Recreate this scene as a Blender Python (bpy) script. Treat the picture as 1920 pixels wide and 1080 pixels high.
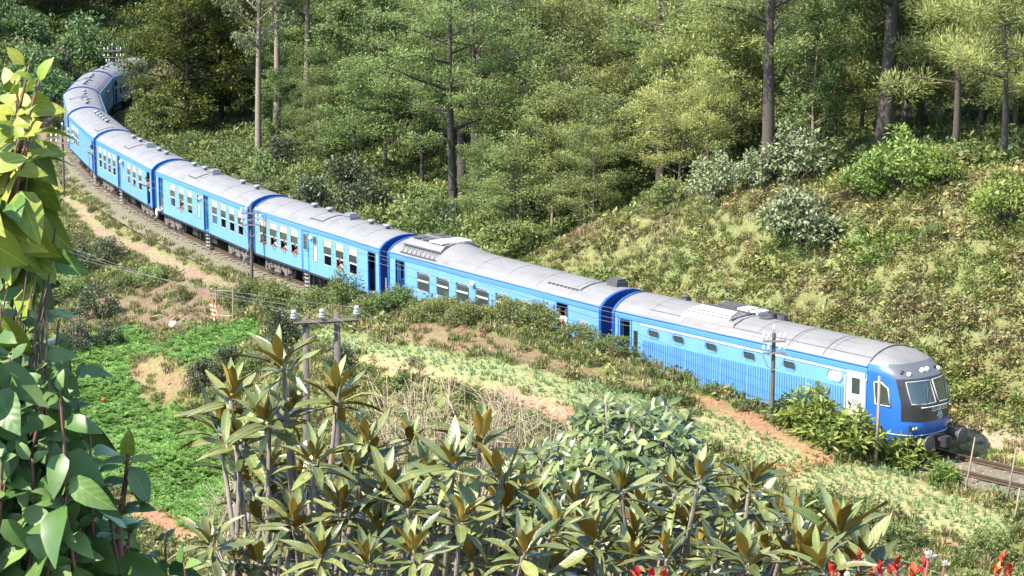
import bpy, bmesh, math, random
import numpy as np
from mathutils import Vector, Matrix, Euler
random.seed(7); RNG = np.random.default_rng(11)
for _o in list(bpy.data.objects): bpy.data.objects.remove(_o)
S = bpy.context.scene
COL = S.collection
R = math.radians
# ------------------------------------------------------------------ camera, sky, sun, exposure
CF, CP, CH, CR = 4231.0, 0.1814, 20.73, 0.00715      # focal length in px of a 1920 wide frame, pitch, height over the rails, roll
cd = bpy.data.cameras.new('camera'); cam = bpy.data.objects.new('camera', cd); COL.objects.link(cam)
cd.sensor_width = 36.0; cd.lens = 36.0 * CF / 1920.0; cd.clip_start = 0.1; cd.clip_end = 6000
cam.matrix_world = Matrix.Translation((0, 0, CH)) @ Matrix.Rotation(math.pi / 2 - CP, 4, 'X') @ Matrix.Rotation(CR, 4, 'Z')
S.camera = cam
SUN_EL, SUN_AZ = R(50), math.atan2(-0.53, -0.85)       # the sun stands high on the left, a little behind the camera
wd = bpy.data.worlds.new('World'); S.world = wd; wd.use_nodes = True
_nt = wd.node_tree; _bg = _nt.nodes['Background']; _sky = _nt.nodes.new('ShaderNodeTexSky')
_sky.sky_type = 'NISHITA'; _sky.sun_disc = False; _sky.sun_elevation = SUN_EL
_sky.sun_rotation = math.pi / 2 - SUN_AZ; _sky.altitude = 1800; _sky.dust_density = 1.5
_nt.links.new(_sky.outputs[0], _bg.inputs[0]); _bg.inputs[1].default_value = 0.15
sd = bpy.data.lights.new('sun', 'SUN'); sun = bpy.data.objects.new('sun', sd); COL.objects.link(sun)
sd.energy = 3.5; sd.angle = R(0.55); sd.color = (1.0, 0.94, 0.84)
_sv = Vector((math.cos(SUN_AZ) * math.cos(SUN_EL), math.sin(SUN_AZ) * math.cos(SUN_EL), math.sin(SUN_EL)))
sun.rotation_euler = _sv.to_track_quat('Z', 'Y').to_euler()
S.view_settings.view_transform = 'Standard'; S.view_settings.look = 'None'; S.view_settings.gamma = 1.0
S.view_settings.exposure = 1.98
S.view_settings.use_curve_mapping = False
S.render.engine = 'CYCLES'
S.cycles.use_denoising = True
S.cycles.max_bounces = 6; S.cycles.diffuse_bounces = 3; S.cycles.glossy_bounces = 2; S.cycles.transmission_bounces = 4; S.cycles.transparent_max_bounces = 6

# ------------------------------------------------------------------ helpers
def ray(px, py):
    x = (px - 960) / CF; y = -(py - 540) / CF
    c, s = math.cos(CR), math.sin(CR); x, y = c * x - s * y, s * x + c * y
    return np.array([x, math.cos(CP) + y * math.sin(CP), -math.sin(CP) + y * math.cos(CP)])
def atz(px, py, z):
    d = ray(px, py); t = (z - CH) / d[2]; return Vector((d[0] * t, d[1] * t, z))
def aty(px, py, Y):
    d = ray(px, py); t = Y / d[1]; return Vector((d[0] * t, Y, CH + d[2] * t))
def project(P):
    P = np.asarray(P, float).reshape(-1, 3); v = P - np.array([0, 0, CH])
    dep = v @ np.array([0, math.cos(CP), -math.sin(CP)]); up = v @ np.array([0, math.sin(CP), math.cos(CP)])
    dep = np.where(dep < .1, .1, dep)
    x = v[:, 0] / dep; y = up / dep
    c, s = math.cos(CR), math.sin(CR); x, y = c * x + s * y, -s * x + c * y
    return np.stack([960 + CF * x, 540 - CF * y], 1)
def sst(a, b, x):
    t = np.clip((x - a) / (b - a), 0, 1); return t * t * (3 - 2 * t)
def inpoly(P, poly):
    x, y = P[:, 0], P[:, 1]; r = np.zeros(len(P), bool); n = len(poly)
    for i in range(n):
        (x0, y0), (x1, y1) = poly[i], poly[(i + 1) % n]
        if y0 == y1: continue
        c = ((y0 > y) != (y1 > y)) & (x < (x1 - x0) * (y - y0) / (y1 - y0) + x0); r ^= c
    return r

class MB:                                               # collects shapes, then links them as one mesh object
    def __init__(s): s.v = []; s.f = []; s.m = []
    def add(s, v, f, m=0):
        o = len(s.v); s.v += [tuple(p) for p in v]; s.f += [tuple(i + o for i in q) for q in f]; s.m += [m] * len(f)
    def box(s, x0, x1, y0, y1, z0, z1, m=0):
        v = [(x0, y0, z0), (x1, y0, z0), (x1, y1, z0), (x0, y1, z0), (x0, y0, z1), (x1, y0, z1), (x1, y1, z1), (x0, y1, z1)]
        s.add(v, [(0, 3, 2, 1), (4, 5, 6, 7), (0, 1, 5, 4), (1, 2, 6, 5), (2, 3, 7, 6), (3, 0, 4, 7)], m)
    def tube(s, pts, rad, n=6, m=0, cap=True):
        pts = [Vector(p) for p in pts]; k = len(pts)
        if not hasattr(rad, '__len__'): rad = [rad] * k
        v = []; ref = None
        for i, p in enumerate(pts):
            d = (pts[min(i + 1, k - 1)] - pts[max(i - 1, 0)]); d = d.normalized() if d.length > 1e-9 else Vector((0, 0, 1))
            if ref is None: ref = Vector((1, 0, 0)) if abs(d.x) < .8 else Vector((0, 1, 0))
            a = ref - d * ref.dot(d); a = a.normalized() if a.length > 1e-6 else d.orthogonal().normalized(); ref = a; b = d.cross(a)
            for j in range(n):
                t = 2 * math.pi * j / n; v.append(p + (a * math.cos(t) + b * math.sin(t)) * rad[i])
        f = [(i * n + j, i * n + (j + 1) % n, (i + 1) * n + (j + 1) % n, (i + 1) * n + j) for i in range(k - 1) for j in range(n)]
        if cap: f += [tuple(range(n - 1, -1, -1)), tuple(range((k - 1) * n, k * n))]
        s.add(v, f, m)
    def lathe(s, prof, c=(0, 0, 0), n=12, m=0, axis='Z'):
        v = []
        for r, h in prof:
            for j in range(n):
                t = 2 * math.pi * j / n; p = (r * math.cos(t), r * math.sin(t), h)
                if axis == 'Y': p = (p[0], p[2], p[1])
                if axis == 'X': p = (p[2], p[0], p[1])
                v.append((p[0] + c[0], p[1] + c[1], p[2] + c[2]))
        k = len(prof)
        f = [(i * n + j, i * n + (j + 1) % n, (i + 1) * n + (j + 1) % n, (i + 1) * n + j) for i in range(k - 1) for j in range(n)]
        f += [tuple(range(n - 1, -1, -1)), tuple(range((k - 1) * n, k * n))]
        s.add(v, f, m)
    def mesh(s, name, mats, smooth=False):
        me = bpy.data.meshes.new(name); me.from_pydata(s.v, [], s.f)
        for m in (mats if isinstance(mats, (list, tuple)) else [mats]): me.materials.append(m)
        if any(s.m): me.polygons.foreach_set('material_index', s.m)
        bm = bmesh.new(); bm.from_mesh(me); bmesh.ops.recalc_face_normals(bm, faces=bm.faces); bm.to_mesh(me); bm.free()
        if smooth: me.polygons.foreach_set('use_smooth', [True] * len(me.polygons))
        return me
    def build(s, name, mats, parent=None, smooth=False): return link(name, s.mesh(name, mats, smooth), parent)
def link(name, me, parent=None, mw=None):
    o = bpy.data.objects.new(name, me); COL.objects.link(o)
    if parent: o.parent = parent
    if mw is not None: o.matrix_local = mw
    return o
def np_mesh(name, V, F, mats, mi=None, tone=None, smooth=False):
    me = bpy.data.meshes.new(name); V = np.asarray(V, np.float32); F = np.asarray(F, np.int32); k = F.shape[1]
    me.vertices.add(len(V)); me.vertices.foreach_set('co', V.ravel())
    me.loops.add(F.size); me.loops.foreach_set('vertex_index', F.ravel())
    me.polygons.add(len(F)); me.polygons.foreach_set('loop_start', np.arange(0, F.size, k, dtype=np.int32))
    for m in (mats if isinstance(mats, (list, tuple)) else [mats]): me.materials.append(m)
    if mi is not None: me.polygons.foreach_set('material_index', np.asarray(mi, np.int32))
    if smooth: me.polygons.foreach_set('use_smooth', np.ones(len(F), bool))
    if tone is not None:
        a = me.attributes.new('tone', 'FLOAT', 'POINT'); a.data.foreach_set('value', np.asarray(tone, np.float32))
    me.update(calc_edges=True); me.validate()
    return me
def tag(o, label=None, cat=None, group=None, kind=None):
    if label: o['label'] = label
    if cat: o['category'] = cat
    if group: o['group'] = group
    if kind: o['kind'] = kind
    return o
def thing(name, loc, label, cat, group=None, rz=0):
    o = bpy.data.objects.new(name, None); COL.objects.link(o); o.location = loc; o.rotation_euler = (0, 0, rz); o.empty_display_size = .2
    return tag(o, label, cat, group)

# ------------------------------------------------------------------ materials
def mat(name, col, rough=.6, metal=0., var=0., scale=4., bump=0., spec=.5, dirt=None, dscale=1.5, coat=0., streak=(1, 1, 1)):
    m = bpy.data.materials.new(name); m.use_nodes = True; nt = m.node_tree; b = nt.nodes['Principled BSDF']
    b.inputs['Roughness'].default_value = rough; b.inputs['Metallic'].default_value = metal
    b.inputs['Specular IOR Level'].default_value = spec; b.inputs['Coat Weight'].default_value = coat
    b.inputs['Base Color'].default_value = (*col, 1)
    if var or bump or dirt:
        tc = nt.nodes.new('ShaderNodeTexCoord'); n = nt.nodes.new('ShaderNodeTexNoise'); n.inputs['Scale'].default_value = scale; n.inputs['Detail'].default_value = 6
        nt.links.new(tc.outputs['Object'], n.inputs['Vector'])
        mx = nt.nodes.new('ShaderNodeMix'); mx.data_type = 'RGBA'
        mx.inputs[6].default_value = (*[c * (1 - var) for c in col], 1); mx.inputs[7].default_value = (*[min(1, c * (1 + var)) for c in col], 1)
        nt.links.new(n.outputs['Fac'], mx.inputs[0]); out = mx.outputs[2]
        if dirt:
            n2 = nt.nodes.new('ShaderNodeTexNoise'); n2.inputs['Scale'].default_value = dscale; n2.inputs['Detail'].default_value = 8; n2.inputs['Roughness'].default_value = .7
            mp = nt.nodes.new('ShaderNodeMapping'); mp.inputs['Scale'].default_value = streak; nt.links.new(tc.outputs['Object'], mp.inputs[0]); nt.links.new(mp.outputs[0], n2.inputs['Vector'])
            rp = nt.nodes.new('ShaderNodeMapRange'); rp.inputs[1].default_value = .5; rp.inputs[2].default_value = .75; rp.inputs[3].default_value = 0; rp.inputs[4].default_value = dirt[3]
            nt.links.new(n2.outputs['Fac'], rp.inputs[0])
            m2 = nt.nodes.new('ShaderNodeMix'); m2.data_type = 'RGBA'; nt.links.new(rp.outputs[0], m2.inputs[0]); nt.links.new(out, m2.inputs[6]); m2.inputs[7].default_value = (*dirt[:3], 1); out = m2.outputs[2]
        nt.links.new(out, b.inputs['Base Color'])
        if bump:
            bp = nt.nodes.new('ShaderNodeBump'); bp.inputs['Strength'].default_value = bump; bp.inputs['Distance'].default_value = .03
            nt.links.new(n.outputs['Fac'], bp.inputs['Height']); nt.links.new(bp.outputs[0], b.inputs['Normal'])
    return m
def leafmat(name, dark, light, rough=.55, trans=.3, spec=.35, hue=.0, valr=(.75, 1.25), vein=False):
    """tone attribute mixes the dark and the light green (in sprays lighter on top, as if lit); each plant (object random) a little different"""
    m = bpy.data.materials.new(name); m.use_nodes = True; nt = m.node_tree; b = nt.nodes['Principled BSDF']; out = nt.nodes['Material Output']
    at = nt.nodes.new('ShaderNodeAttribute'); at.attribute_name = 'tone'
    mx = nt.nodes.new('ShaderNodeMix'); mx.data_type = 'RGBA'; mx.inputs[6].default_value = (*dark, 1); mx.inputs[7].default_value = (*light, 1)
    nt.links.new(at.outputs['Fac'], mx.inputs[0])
    oi = nt.nodes.new('ShaderNodeObjectInfo'); hs = nt.nodes.new('ShaderNodeHueSaturation')
    mr = nt.nodes.new('ShaderNodeMapRange'); mr.inputs[3].default_value = valr[0]; mr.inputs[4].default_value = valr[1]; nt.links.new(oi.outputs['Random'], mr.inputs[0])
    ml = nt.nodes.new('ShaderNodeMath'); ml.operation = 'MULTIPLY'; ml.inputs[1].default_value = 7.31; nt.links.new(oi.outputs['Random'], ml.inputs[0])
    fr = nt.nodes.new('ShaderNodeMath'); fr.operation = 'FRACT'; nt.links.new(ml.outputs[0], fr.inputs[0])
    mh = nt.nodes.new('ShaderNodeMapRange'); mh.inputs[3].default_value = .5 - hue; mh.inputs[4].default_value = .5 + hue; nt.links.new(fr.outputs[0], mh.inputs[0])
    nt.links.new(mr.outputs[0], hs.inputs['Value']); nt.links.new(mh.outputs[0], hs.inputs['Hue']); nt.links.new(mx.outputs[2], hs.inputs['Color'])
    colout = hs.outputs[0]
    if vein:                                            # pale midrib, curved side veins, faint mottling
        def M(op, *a):
            q = nt.nodes.new('ShaderNodeMath'); q.operation = op
            for i, v in enumerate(a):
                if isinstance(v, (int, float)): q.inputs[i].default_value = v
                else: nt.links.new(v, q.inputs[i])
            return q.outputs[0]
        tc = nt.nodes.new('ShaderNodeTexCoord'); sx = nt.nodes.new('ShaderNodeSeparateXYZ'); nt.links.new(tc.outputs['Object'], sx.inputs[0])
        ay = M('ABSOLUTE', sx.outputs[1]); rib = M('LESS_THAN', ay, .011); ph = M('SUBTRACT', sx.outputs[0], M('MULTIPLY', ay, 1.1)); wv = M('SINE', M('MULTIPLY', ph, vein)); ln = M('GREATER_THAN', wv, .86)
        w = nt.nodes.new('ShaderNodeTexNoise'); w.inputs['Scale'].default_value = 5; nt.links.new(tc.outputs['Object'], w.inputs['Vector'])
        k = M('ADD', M('ADD', M('MULTIPLY', rib, .45), M('MULTIPLY', ln, -.05)), M('ADD', .72, M('MULTIPLY', w.outputs['Fac'], .58)))
        m3 = nt.nodes.new('ShaderNodeMix'); m3.data_type = 'RGBA'; m3.blend_type = 'MULTIPLY'; m3.inputs[0].default_value = 1; m3.clamp_result = False
        nt.links.new(colout, m3.inputs[6]); nt.links.new(k, m3.inputs[7]); colout = m3.outputs[2]
        bp = nt.nodes.new('ShaderNodeBump'); bp.inputs['Strength'].default_value = .06; bp.inputs['Distance'].default_value = .008
        nt.links.new(wv, bp.inputs['Height']); nt.links.new(bp.outputs[0], b.inputs['Normal'])
    nt.links.new(colout, b.inputs['Base Color']); b.inputs['Roughness'].default_value = rough; b.inputs['Specular IOR Level'].default_value = spec
    if trans:
        tr = nt.nodes.new('ShaderNodeBsdfTranslucent'); ms = nt.nodes.new('ShaderNodeMixShader'); ms.inputs[0].default_value = trans
        nt.links.new(colout, tr.inputs[0]); nt.links.new(b.outputs[0], ms.inputs[1]); nt.links.new(tr.outputs[0], ms.inputs[2]); nt.links.new(ms.outputs[0], out.inputs[0])
    return m

# ------------------------------------------------------------------ the railway line and the terrain
CARS = dict(A=((1156, 582.5), None), B=((747.5, 474), (1119, 572.5)), C=((477, 395), (721.5, 466.6)), D=((292, 321), (456, 385)),
            E=((182, 261), (281.5, 317.3)), F=((129.5, 218.6), (179.4, 259.2)), G=((117.3, 176.8), (128.5, 214.5)))
def _centre(a, b, side):
    u = (b - a).normalized(); n = Vector((-u.y, u.x, 0)) * side * 1.4; return [a + n, b + n]
_pts = []
for k, (a, b) in CARS.items():
    a = atz(*a, 3.3); b = atz(*b, 3.3) if b else Vector((13.1, 79.56, 3.3)); _pts += _centre(a, b, 1)
for a, b in (((211, 146), (188.6, 176)), ((274, 120.8), (213, 146))): _pts += _centre(atz(*a, 3.3), atz(*b, 3.3), -1)
_y = np.array([p.y for p in _pts]); _x = np.array([p.x for p in _pts])
_pc = np.polyfit((_y - 140) / 60, _x, 4)
def tx(y): return np.polyval(_pc, (np.asarray(y, float) - 140) / 60)
_ys = np.arange(209, 77.9, -1.0); TP = np.stack([tx(_ys), _ys], 1)
def _extend(p, h, k, n):
    out = []
    for i in range(n): h += k; p = p + np.array([math.cos(h), math.sin(h)]); out.append(p.copy())
    return np.array(out)
_h0 = math.atan2(*(TP[0] - TP[1])[::-1]); _h1 = math.atan2(*(TP[-1] - TP[-2])[::-1])
TP = np.concatenate([_extend(TP[0], _h0, -.0075, 240)[::-1], TP, _extend(TP[-1], _h1, .003, 120)])
_seg = np.linalg.norm(np.diff(TP, axis=0), axis=1); TS = np.concatenate([[0], np.cumsum(_seg)])
def track_at(s):
    x = np.interp(s, TS, TP[:, 0]); y = np.interp(s, TS, TP[:, 1]); e = .5
    hx = np.interp(s + e, TS, TP[:, 0]) - np.interp(s - e, TS, TP[:, 0]); hy = np.interp(s + e, TS, TP[:, 1]) - np.interp(s - e, TS, TP[:, 1])
    return x, y, np.arctan2(hy, hx)
def s_of(p): return TS[np.argmin((TP[:, 0] - p[0]) ** 2 + (TP[:, 1] - p[1]) ** 2)]
def track_sd(x, y):
    """signed distance from the line (positive on the side of the valley and the camera) and the y of the nearest track point"""
    x = np.asarray(x, float).ravel(); y = np.asarray(y, float).ravel(); d = np.empty(len(x)); ty = np.empty(len(x))
    T = np.gradient(TP, axis=0); T /= np.linalg.norm(T, axis=1)[:, None]
    for i in range(0, len(x), 8000):
        a = x[i:i + 8000, None] - TP[None, :, 0]; b = y[i:i + 8000, None] - TP[None, :, 1]
        k = np.argmin(a * a + b * b, 1); r = np.arange(len(k)); aa, bb = a[r, k], b[r, k]
        c = aa * T[k, 1] - bb * T[k, 0]; al = aa * T[k, 0] + bb * T[k, 1]
        dist = np.sqrt(aa * aa + bb * bb); d[i:i + 8000] = np.where(np.abs(al) < 1.5, c, np.sign(c) * dist); ty[i:i + 8000] = TP[k, 1] + al * T[k, 1] * (np.abs(al) < 1.5)
    return d, ty
CTRL = [  # (px, py, height): ground points of the valley side read off the photograph
    (81, 262, -.35), (80, 278, -.35), (93, 303, -.4), (109, 324, -.4), (160, 385, -.45), (280, 450, -.45), (350, 480, -.45), (420, 510, -.4),
    (40, 350, -1.6), (30, 430, -2.2), (110, 430, -1.6), (150, 500, -2.2), (220, 520, -1.7), (300, 520, -1.2), (370, 545, -1.0), (420, 560, -.7), (150, 580, -2.5), (230, 590, -2.2), (320, 590, -1.6),
    (120, 660, -2.7), (240, 614, -2.4), (285, 640, -2.4), (230, 690, -2.8), (150, 720, -3.), (345, 632, -1.1), (420, 612, -.85), (480, 606, -.7), (490, 625, -.75), (430, 665, -1.0), (375, 690, -1.2), (330, 680, -1.4),
    (262, 742, -3.1), (330, 765, -3.0), (410, 800, -3.0), (300, 850, -3.4), (420, 900, -3.4), (200, 850, -3.4), (350, 990, -3.6), (200, 1000, -3.6), (60, 800, -3.4), (40, 650, -2.8),
    (540, 610, .0), (600, 565, .1), (520, 545, -.1), (590, 625, .9), (600, 655, 1.0), (680, 560, .8), (760, 575, 1.8), (700, 640, 1.4), (700, 672, 1.2), (800, 655, 1.8), (800, 692, 1.6), (850, 600, 2.3), (900, 670, 2.0), (900, 718, 1.7),
    (1000, 610, 2.4), (1000, 690, 2.0), (1050, 758, 1.6), (1100, 650, 2.1), (1100, 715, 1.8), (1200, 680, 1.9), (1200, 745, 1.5), (1300, 715, 1.7), (1300, 785, 1.1), (1400, 750, 1.4), (1400, 800, .9), (1390, 860, .6), (1480, 800, 1.1), (1500, 850, .55),
    (1560, 840, .75), (1470, 890, .35), (1560, 872, .35), (1640, 870, .2), (1720, 900, .1), (1640, 960, .2), (1800, 935, .05), (1890, 965, .0), (1800, 1020, .0), (1500, 925, .25), (1900, 1010, .0),
    (600, 720, .2), (700, 745, .3), (560, 680, .2), (480, 690, -.6), (850, 790, .6), (1050, 800, 1.0), (1200, 830, .7), (1500, 960, -.4), (1700, 1050, -.3), (1900, 1060, -.2)]
_c = [tuple(atz(*c)) for c in CTRL]
for X in (-34, -17, 0, 17, 34): _c += [(X, 5, 18.2), (X, 10, 16.8), (X, 20, 13.5), (X, 30, 10.4), (X, 40, 7.3), (X, 50, 4.2), (X, 60, 1.0 if X > -5 else .2)]
_c += [(-25, 72, -3.2), (-10, 72, -2.6), (4, 68, -.6), (-40, 90, -3.5), (-60, 120, -5), (-60, 60, 2), (60, 20, 8), (-44, 150, -2.5), (-44, 175, .5), (-43, 190, 1.6), (-40, 205, 1.2), (-60, 180, 4), (-55, 215, 7), (-38, 225, 1.5),
       (-60, 250, 14), (-20, 260, 10), (-60, 150, -2), (-90, 200, 8), (-90, 100, -4), (-30, 290, 18), (40, 300, 26), (0, -40, 22), (-60, -20, 20), (60, -20, 20), (70, 40, 0), (60, 20, 3), (-120, 300, 24), (0, 400, 40)]
_c = np.array(_c)
def _phi(r): return np.sqrt(r * r + .6)
_A = _phi(np.linalg.norm(_c[:, None, :2] - _c[None, :, :2], axis=2)); NC = len(_c)
_M = np.zeros((NC + 1, NC + 1)); _M[:NC, :NC] = _A + np.eye(NC) * -.15; _M[:NC, NC] = 1; _M[NC, :NC] = 1
RBW = np.linalg.solve(_M, np.append(_c[:, 2], 0))
def near_h(x, y):
    out = np.empty(len(x))
    for i in range(0, len(x), 20000):
        r = np.hypot(x[i:i + 20000, None] - _c[None, :, 0], y[i:i + 20000, None] - _c[None, :, 1]); out[i:i + 20000] = _phi(r) @ RBW[:NC] + RBW[NC]
    return out
_HB = np.array([(40, 11), (72, 10.5), (78, 9.6), (84, 8.8), (90, 8.0), (95, 7.2), (99, 6.2), (102, 4.6), (105, 2.4), (109, 1.2), (114, .9), (150, 1.2), (205, 1.5), (400, 2)])
def wob(x, y, f, seed):
    return (np.sin(x * f + 1.3 * seed) * np.cos(y * f * 1.13 + 2.1 * seed) + .5 * np.sin(x * f * 2.3 + y * f * 1.7 + seed) + .3 * np.cos(x * f * 4.1 - y * f * 3.7 + 3 * seed)) / 1.8
def far_h(u, ty, x, y):
    hb = np.interp(ty, _HB[:, 0], _HB[:, 1]); w = 1.0 * hb + .6
    z = -.3 + hb * sst(0, 1, np.clip((u - 2.7) / w, 0, 1) * .86 + .04 * (u > 2.7)) / sst(0, 1, np.array(.9))
    z += np.clip(u - 2.7 - w, 0, 45) * .13 + np.clip(u - 60, 0, 200) * .10
    return np.where(u < 2.4, -.3, z)
def height(x, y):
    x = np.asarray(x, float).ravel(); y = np.asarray(y, float).ravel()
    d, ty = track_sd(x, y); nh = near_h(x, y); w = sst(2.0, 2.9 + np.clip(nh - 2.2, 0, 40) * 1.3, d)
    zn = -.3 * (1 - w) + w * nh; z = np.where(d >= 0, zn, far_h(-d, ty, x, y))
    a = sst(3.2, 6, np.abs(d)); return z + a * (.10 * wob(x, y, .9, 1) + .05 * wob(x, y, 2.6, 2)), d, ty
def hz(x, y): return float(height([x], [y])[0][0])
def ground_at(px, py, y0=50, y1=330):
    """first point where the sight line through a photo point meets the ground"""
    Y = np.arange(y0, y1, .4); d = ray(px, py); t = Y / d[1]; X = d[0] * t; Z = CH + d[2] * t
    h = height(X, Y)[0]; k = np.argmax(h >= Z)
    return Vector((X[k], Y[k], h[k]))
# ------------------------------------------------------------------ ground
POLY = dict(
 lobe_l=[(118, 662), (175, 640), (240, 612), (285, 632), (300, 655), (262, 676), (230, 690), (170, 705), (120, 700)],
 lobe_r=[(298, 655), (345, 632), (420, 612), (475, 604), (492, 622), (480, 640), (430, 665), (380, 688), (340, 682)],
 carrot=[(120, 700), (170, 705), (235, 690), (250, 705), (262, 740), (330, 765), (400, 790), (450, 830), (440, 900), (410, 1010), (360, 1000), (290, 955), (190, 905), (100, 860), (90, 760)],
 t1=[(585, 615), (640, 622), (700, 640), (790, 655), (900, 668), (1000, 690), (1100, 715), (1200, 745), (1290, 780), (1340, 835), (1300, 840), (1250, 810), (1150, 780), (1050, 757), (900, 715), (800, 690), (700, 668), (600, 650)],
 t2=[(1300, 775), (1340, 770), (1400, 790), (1470, 830), (1520, 855), (1470, 885), (1400, 860), (1330, 830)],
 t3=[(1470, 900), (1560, 875), (1640, 872), (1720, 900), (1800, 935), (1890, 965), (1900, 1000), (1830, 1025), (1750, 1000), (1650, 960), (1550, 925)],
 edge=[(590, 655), (700, 672), (850, 705), (1050, 758), (1110, 785), (1200, 815), (1180, 830), (1040, 785), (900, 742), (750, 703), (600, 672)],
 orange=[(1290, 735), (1350, 752), (1440, 790), (1530, 832), (1575, 858), (1560, 866), (1500, 850), (1430, 815), (1340, 769), (1280, 750)],
 brown=[(760, 600), (860, 610), (960, 640), (1100, 690), (1250, 730), (1240, 745), (1100, 712), (950, 675), (820, 650), (740, 640)],
 scrubdirt=[(190, 560), (290, 520), (400, 540), (440, 600), (320, 625), (230, 600), (140, 650), (130, 600)],
 mound=[(235, 690), (300, 660), (345, 690), (385, 700), (330, 750), (262, 735)],
 t3dirt=[(1480, 905), (1570, 935), (1660, 975), (1760, 1010), (1830, 1030), (1810, 1040), (1700, 1005), (1600, 965), (1500, 925)],
 lowdirt=[(230, 920), (300, 955), (360, 1000), (410, 1010), (400, 1030), (330, 1020), (240, 960)],
 step=[(1440, 875), (1550, 848), (1565, 866), (1470, 900)])
def axis(parts):
    out = [parts[0][0]]
    for a, b, st in parts: n = max(1, round((b - a) / st)); out += list(a + (b - a) * (np.arange(1, n + 1) / n))
    return np.array(out)
gx = axis([(-900, -120, 60), (-120, -44, 4), (-44, 34, .45), (34, 120, 4), (120, 900, 60)])
gy = axis([(-300, -40, 40), (-40, 56, 2), (56, 68, 1), (68, 140, .45), (140, 220, .8), (220, 330, 4), (330, 1500, 60)])
GX, GY = np.meshgrid(gx, gy); gz, gd, gty = height(GX, GY)
gv = np.stack([GX.ravel(), GY.ravel(), gz], 1)
nx, ny = len(gx), len(gy); _i = (np.arange(ny - 1)[:, None] * nx + np.arange(nx - 1)[None, :]).ravel()
gf = np.stack([_i, _i + 1, _i + nx + 1, _i + nx], 1)
def zone(P, d, ty):
    """what grows or lies on each ground point: one soil / plant colour each"""
    px = project(P); n = len(P); z = np.full(n, 'grass', dtype='U10')
    jit = px + np.stack([wob(P[:, 0], P[:, 1], 2.1, 5), wob(P[:, 0], P[:, 1], 2.4, 9)], 1) * 5
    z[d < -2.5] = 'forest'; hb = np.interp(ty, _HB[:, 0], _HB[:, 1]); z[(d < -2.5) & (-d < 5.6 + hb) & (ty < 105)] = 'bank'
    near = (d > 2.5) & (P[:, 1] > 60)
    z[near & (ty > 100)] = 'grass'
    for k, q in POLY.items(): z[near & inpoly(jit, q)] = k
    z[(d > 2.8 + .1 * wob(P[:, 0], P[:, 1], .35, 3)) & (d < 3.75 + .12 * wob(P[:, 0], P[:, 1], .5, 4)) & (ty > 116)] = 'path'
    z[np.abs(d) < 2.0] = 'ballast'; z[(np.abs(d) >= 2.0) & (np.abs(d) <= 2.55)] = 'verge'
    return z
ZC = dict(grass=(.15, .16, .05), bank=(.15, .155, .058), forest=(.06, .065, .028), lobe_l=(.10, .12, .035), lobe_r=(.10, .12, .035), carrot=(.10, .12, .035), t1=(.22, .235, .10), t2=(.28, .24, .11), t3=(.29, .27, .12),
          edge=(.34, .22, .12), orange=(.265, .15, .078), brown=(.19, .13, .07), scrubdirt=(.15, .108, .065), mound=(.20, .145, .07), t3dirt=(.30, .17, .09), lowdirt=(.33, .17, .09), step=(.36, .17, .075),
          path=(.215, .16, .10), ballast=(.12, .105, .06), verge=(.12, .115, .045))
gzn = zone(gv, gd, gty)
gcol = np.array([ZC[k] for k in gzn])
far_slope = (gd < -2.4) & (gd > -4.2) & (gty < 88); gcol[far_slope] = (.30, .235, .15)
gcol[(gd > -3.2) & (gd < -2.0) & (gty < 84)] = (.22, .22, .07)
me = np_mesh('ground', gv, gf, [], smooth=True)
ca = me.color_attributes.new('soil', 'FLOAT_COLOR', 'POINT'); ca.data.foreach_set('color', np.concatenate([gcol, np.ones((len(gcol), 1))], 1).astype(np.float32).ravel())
m = bpy.data.materials.new('earth'); m.use_nodes = True; nt = m.node_tree; b = nt.nodes['Principled BSDF']; b.inputs['Roughness'].default_value = .95; b.inputs['Specular IOR Level'].default_value = .15
at = nt.nodes.new('ShaderNodeAttribute'); at.attribute_name = 'soil'; tc = nt.nodes.new('ShaderNodeTexCoord')
n1 = nt.nodes.new('ShaderNodeTexNoise'); n1.inputs['Scale'].default_value = 5; n1.inputs['Detail'].default_value = 10; n1.inputs['Roughness'].default_value = .75; nt.links.new(tc.outputs['Object'], n1.inputs['Vector'])
n2 = nt.nodes.new('ShaderNodeTexNoise'); n2.inputs['Scale'].default_value = .45; n2.inputs['Detail'].default_value = 6; nt.links.new(tc.outputs['Object'], n2.inputs['Vector'])
mr = nt.nodes.new('ShaderNodeMapRange'); mr.inputs[1].default_value = .3; mr.inputs[2].default_value = .7; mr.inputs[3].default_value = .5; mr.inputs[4].default_value = 1.5; nt.links.new(n1.outputs['Fac'], mr.inputs[0])
mx = nt.nodes.new('ShaderNodeMix'); mx.data_type = 'RGBA'; mx.blend_type = 'MULTIPLY'; mx.inputs[0].default_value = 1; nt.links.new(at.outputs['Color'], mx.inputs[6]); nt.links.new(mr.outputs[0], mx.inputs[7])
hs = nt.nodes.new('ShaderNodeHueSaturation'); nt.links.new(mx.outputs[2], hs.inputs['Color']); m3 = nt.nodes.new('ShaderNodeMapRange'); m3.inputs[1].default_value = .3; m3.inputs[2].default_value = .7; m3.inputs[3].default_value = .47; m3.inputs[4].default_value = .53
nt.links.new(n2.outputs['Fac'], m3.inputs[0]); nt.links.new(m3.outputs[0], hs.inputs['Hue']); nt.links.new(hs.outputs[0], b.inputs['Base Color'])
bp = nt.nodes.new('ShaderNodeBump'); bp.inputs['Strength'].default_value = .9; bp.inputs['Distance'].default_value = .12; nt.links.new(n1.outputs['Fac'], bp.inputs['Height']); nt.links.new(bp.outputs[0], b.inputs['Normal'])
me.materials.append(m); GROUND = tag(link('ground', me), kind='structure')

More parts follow.
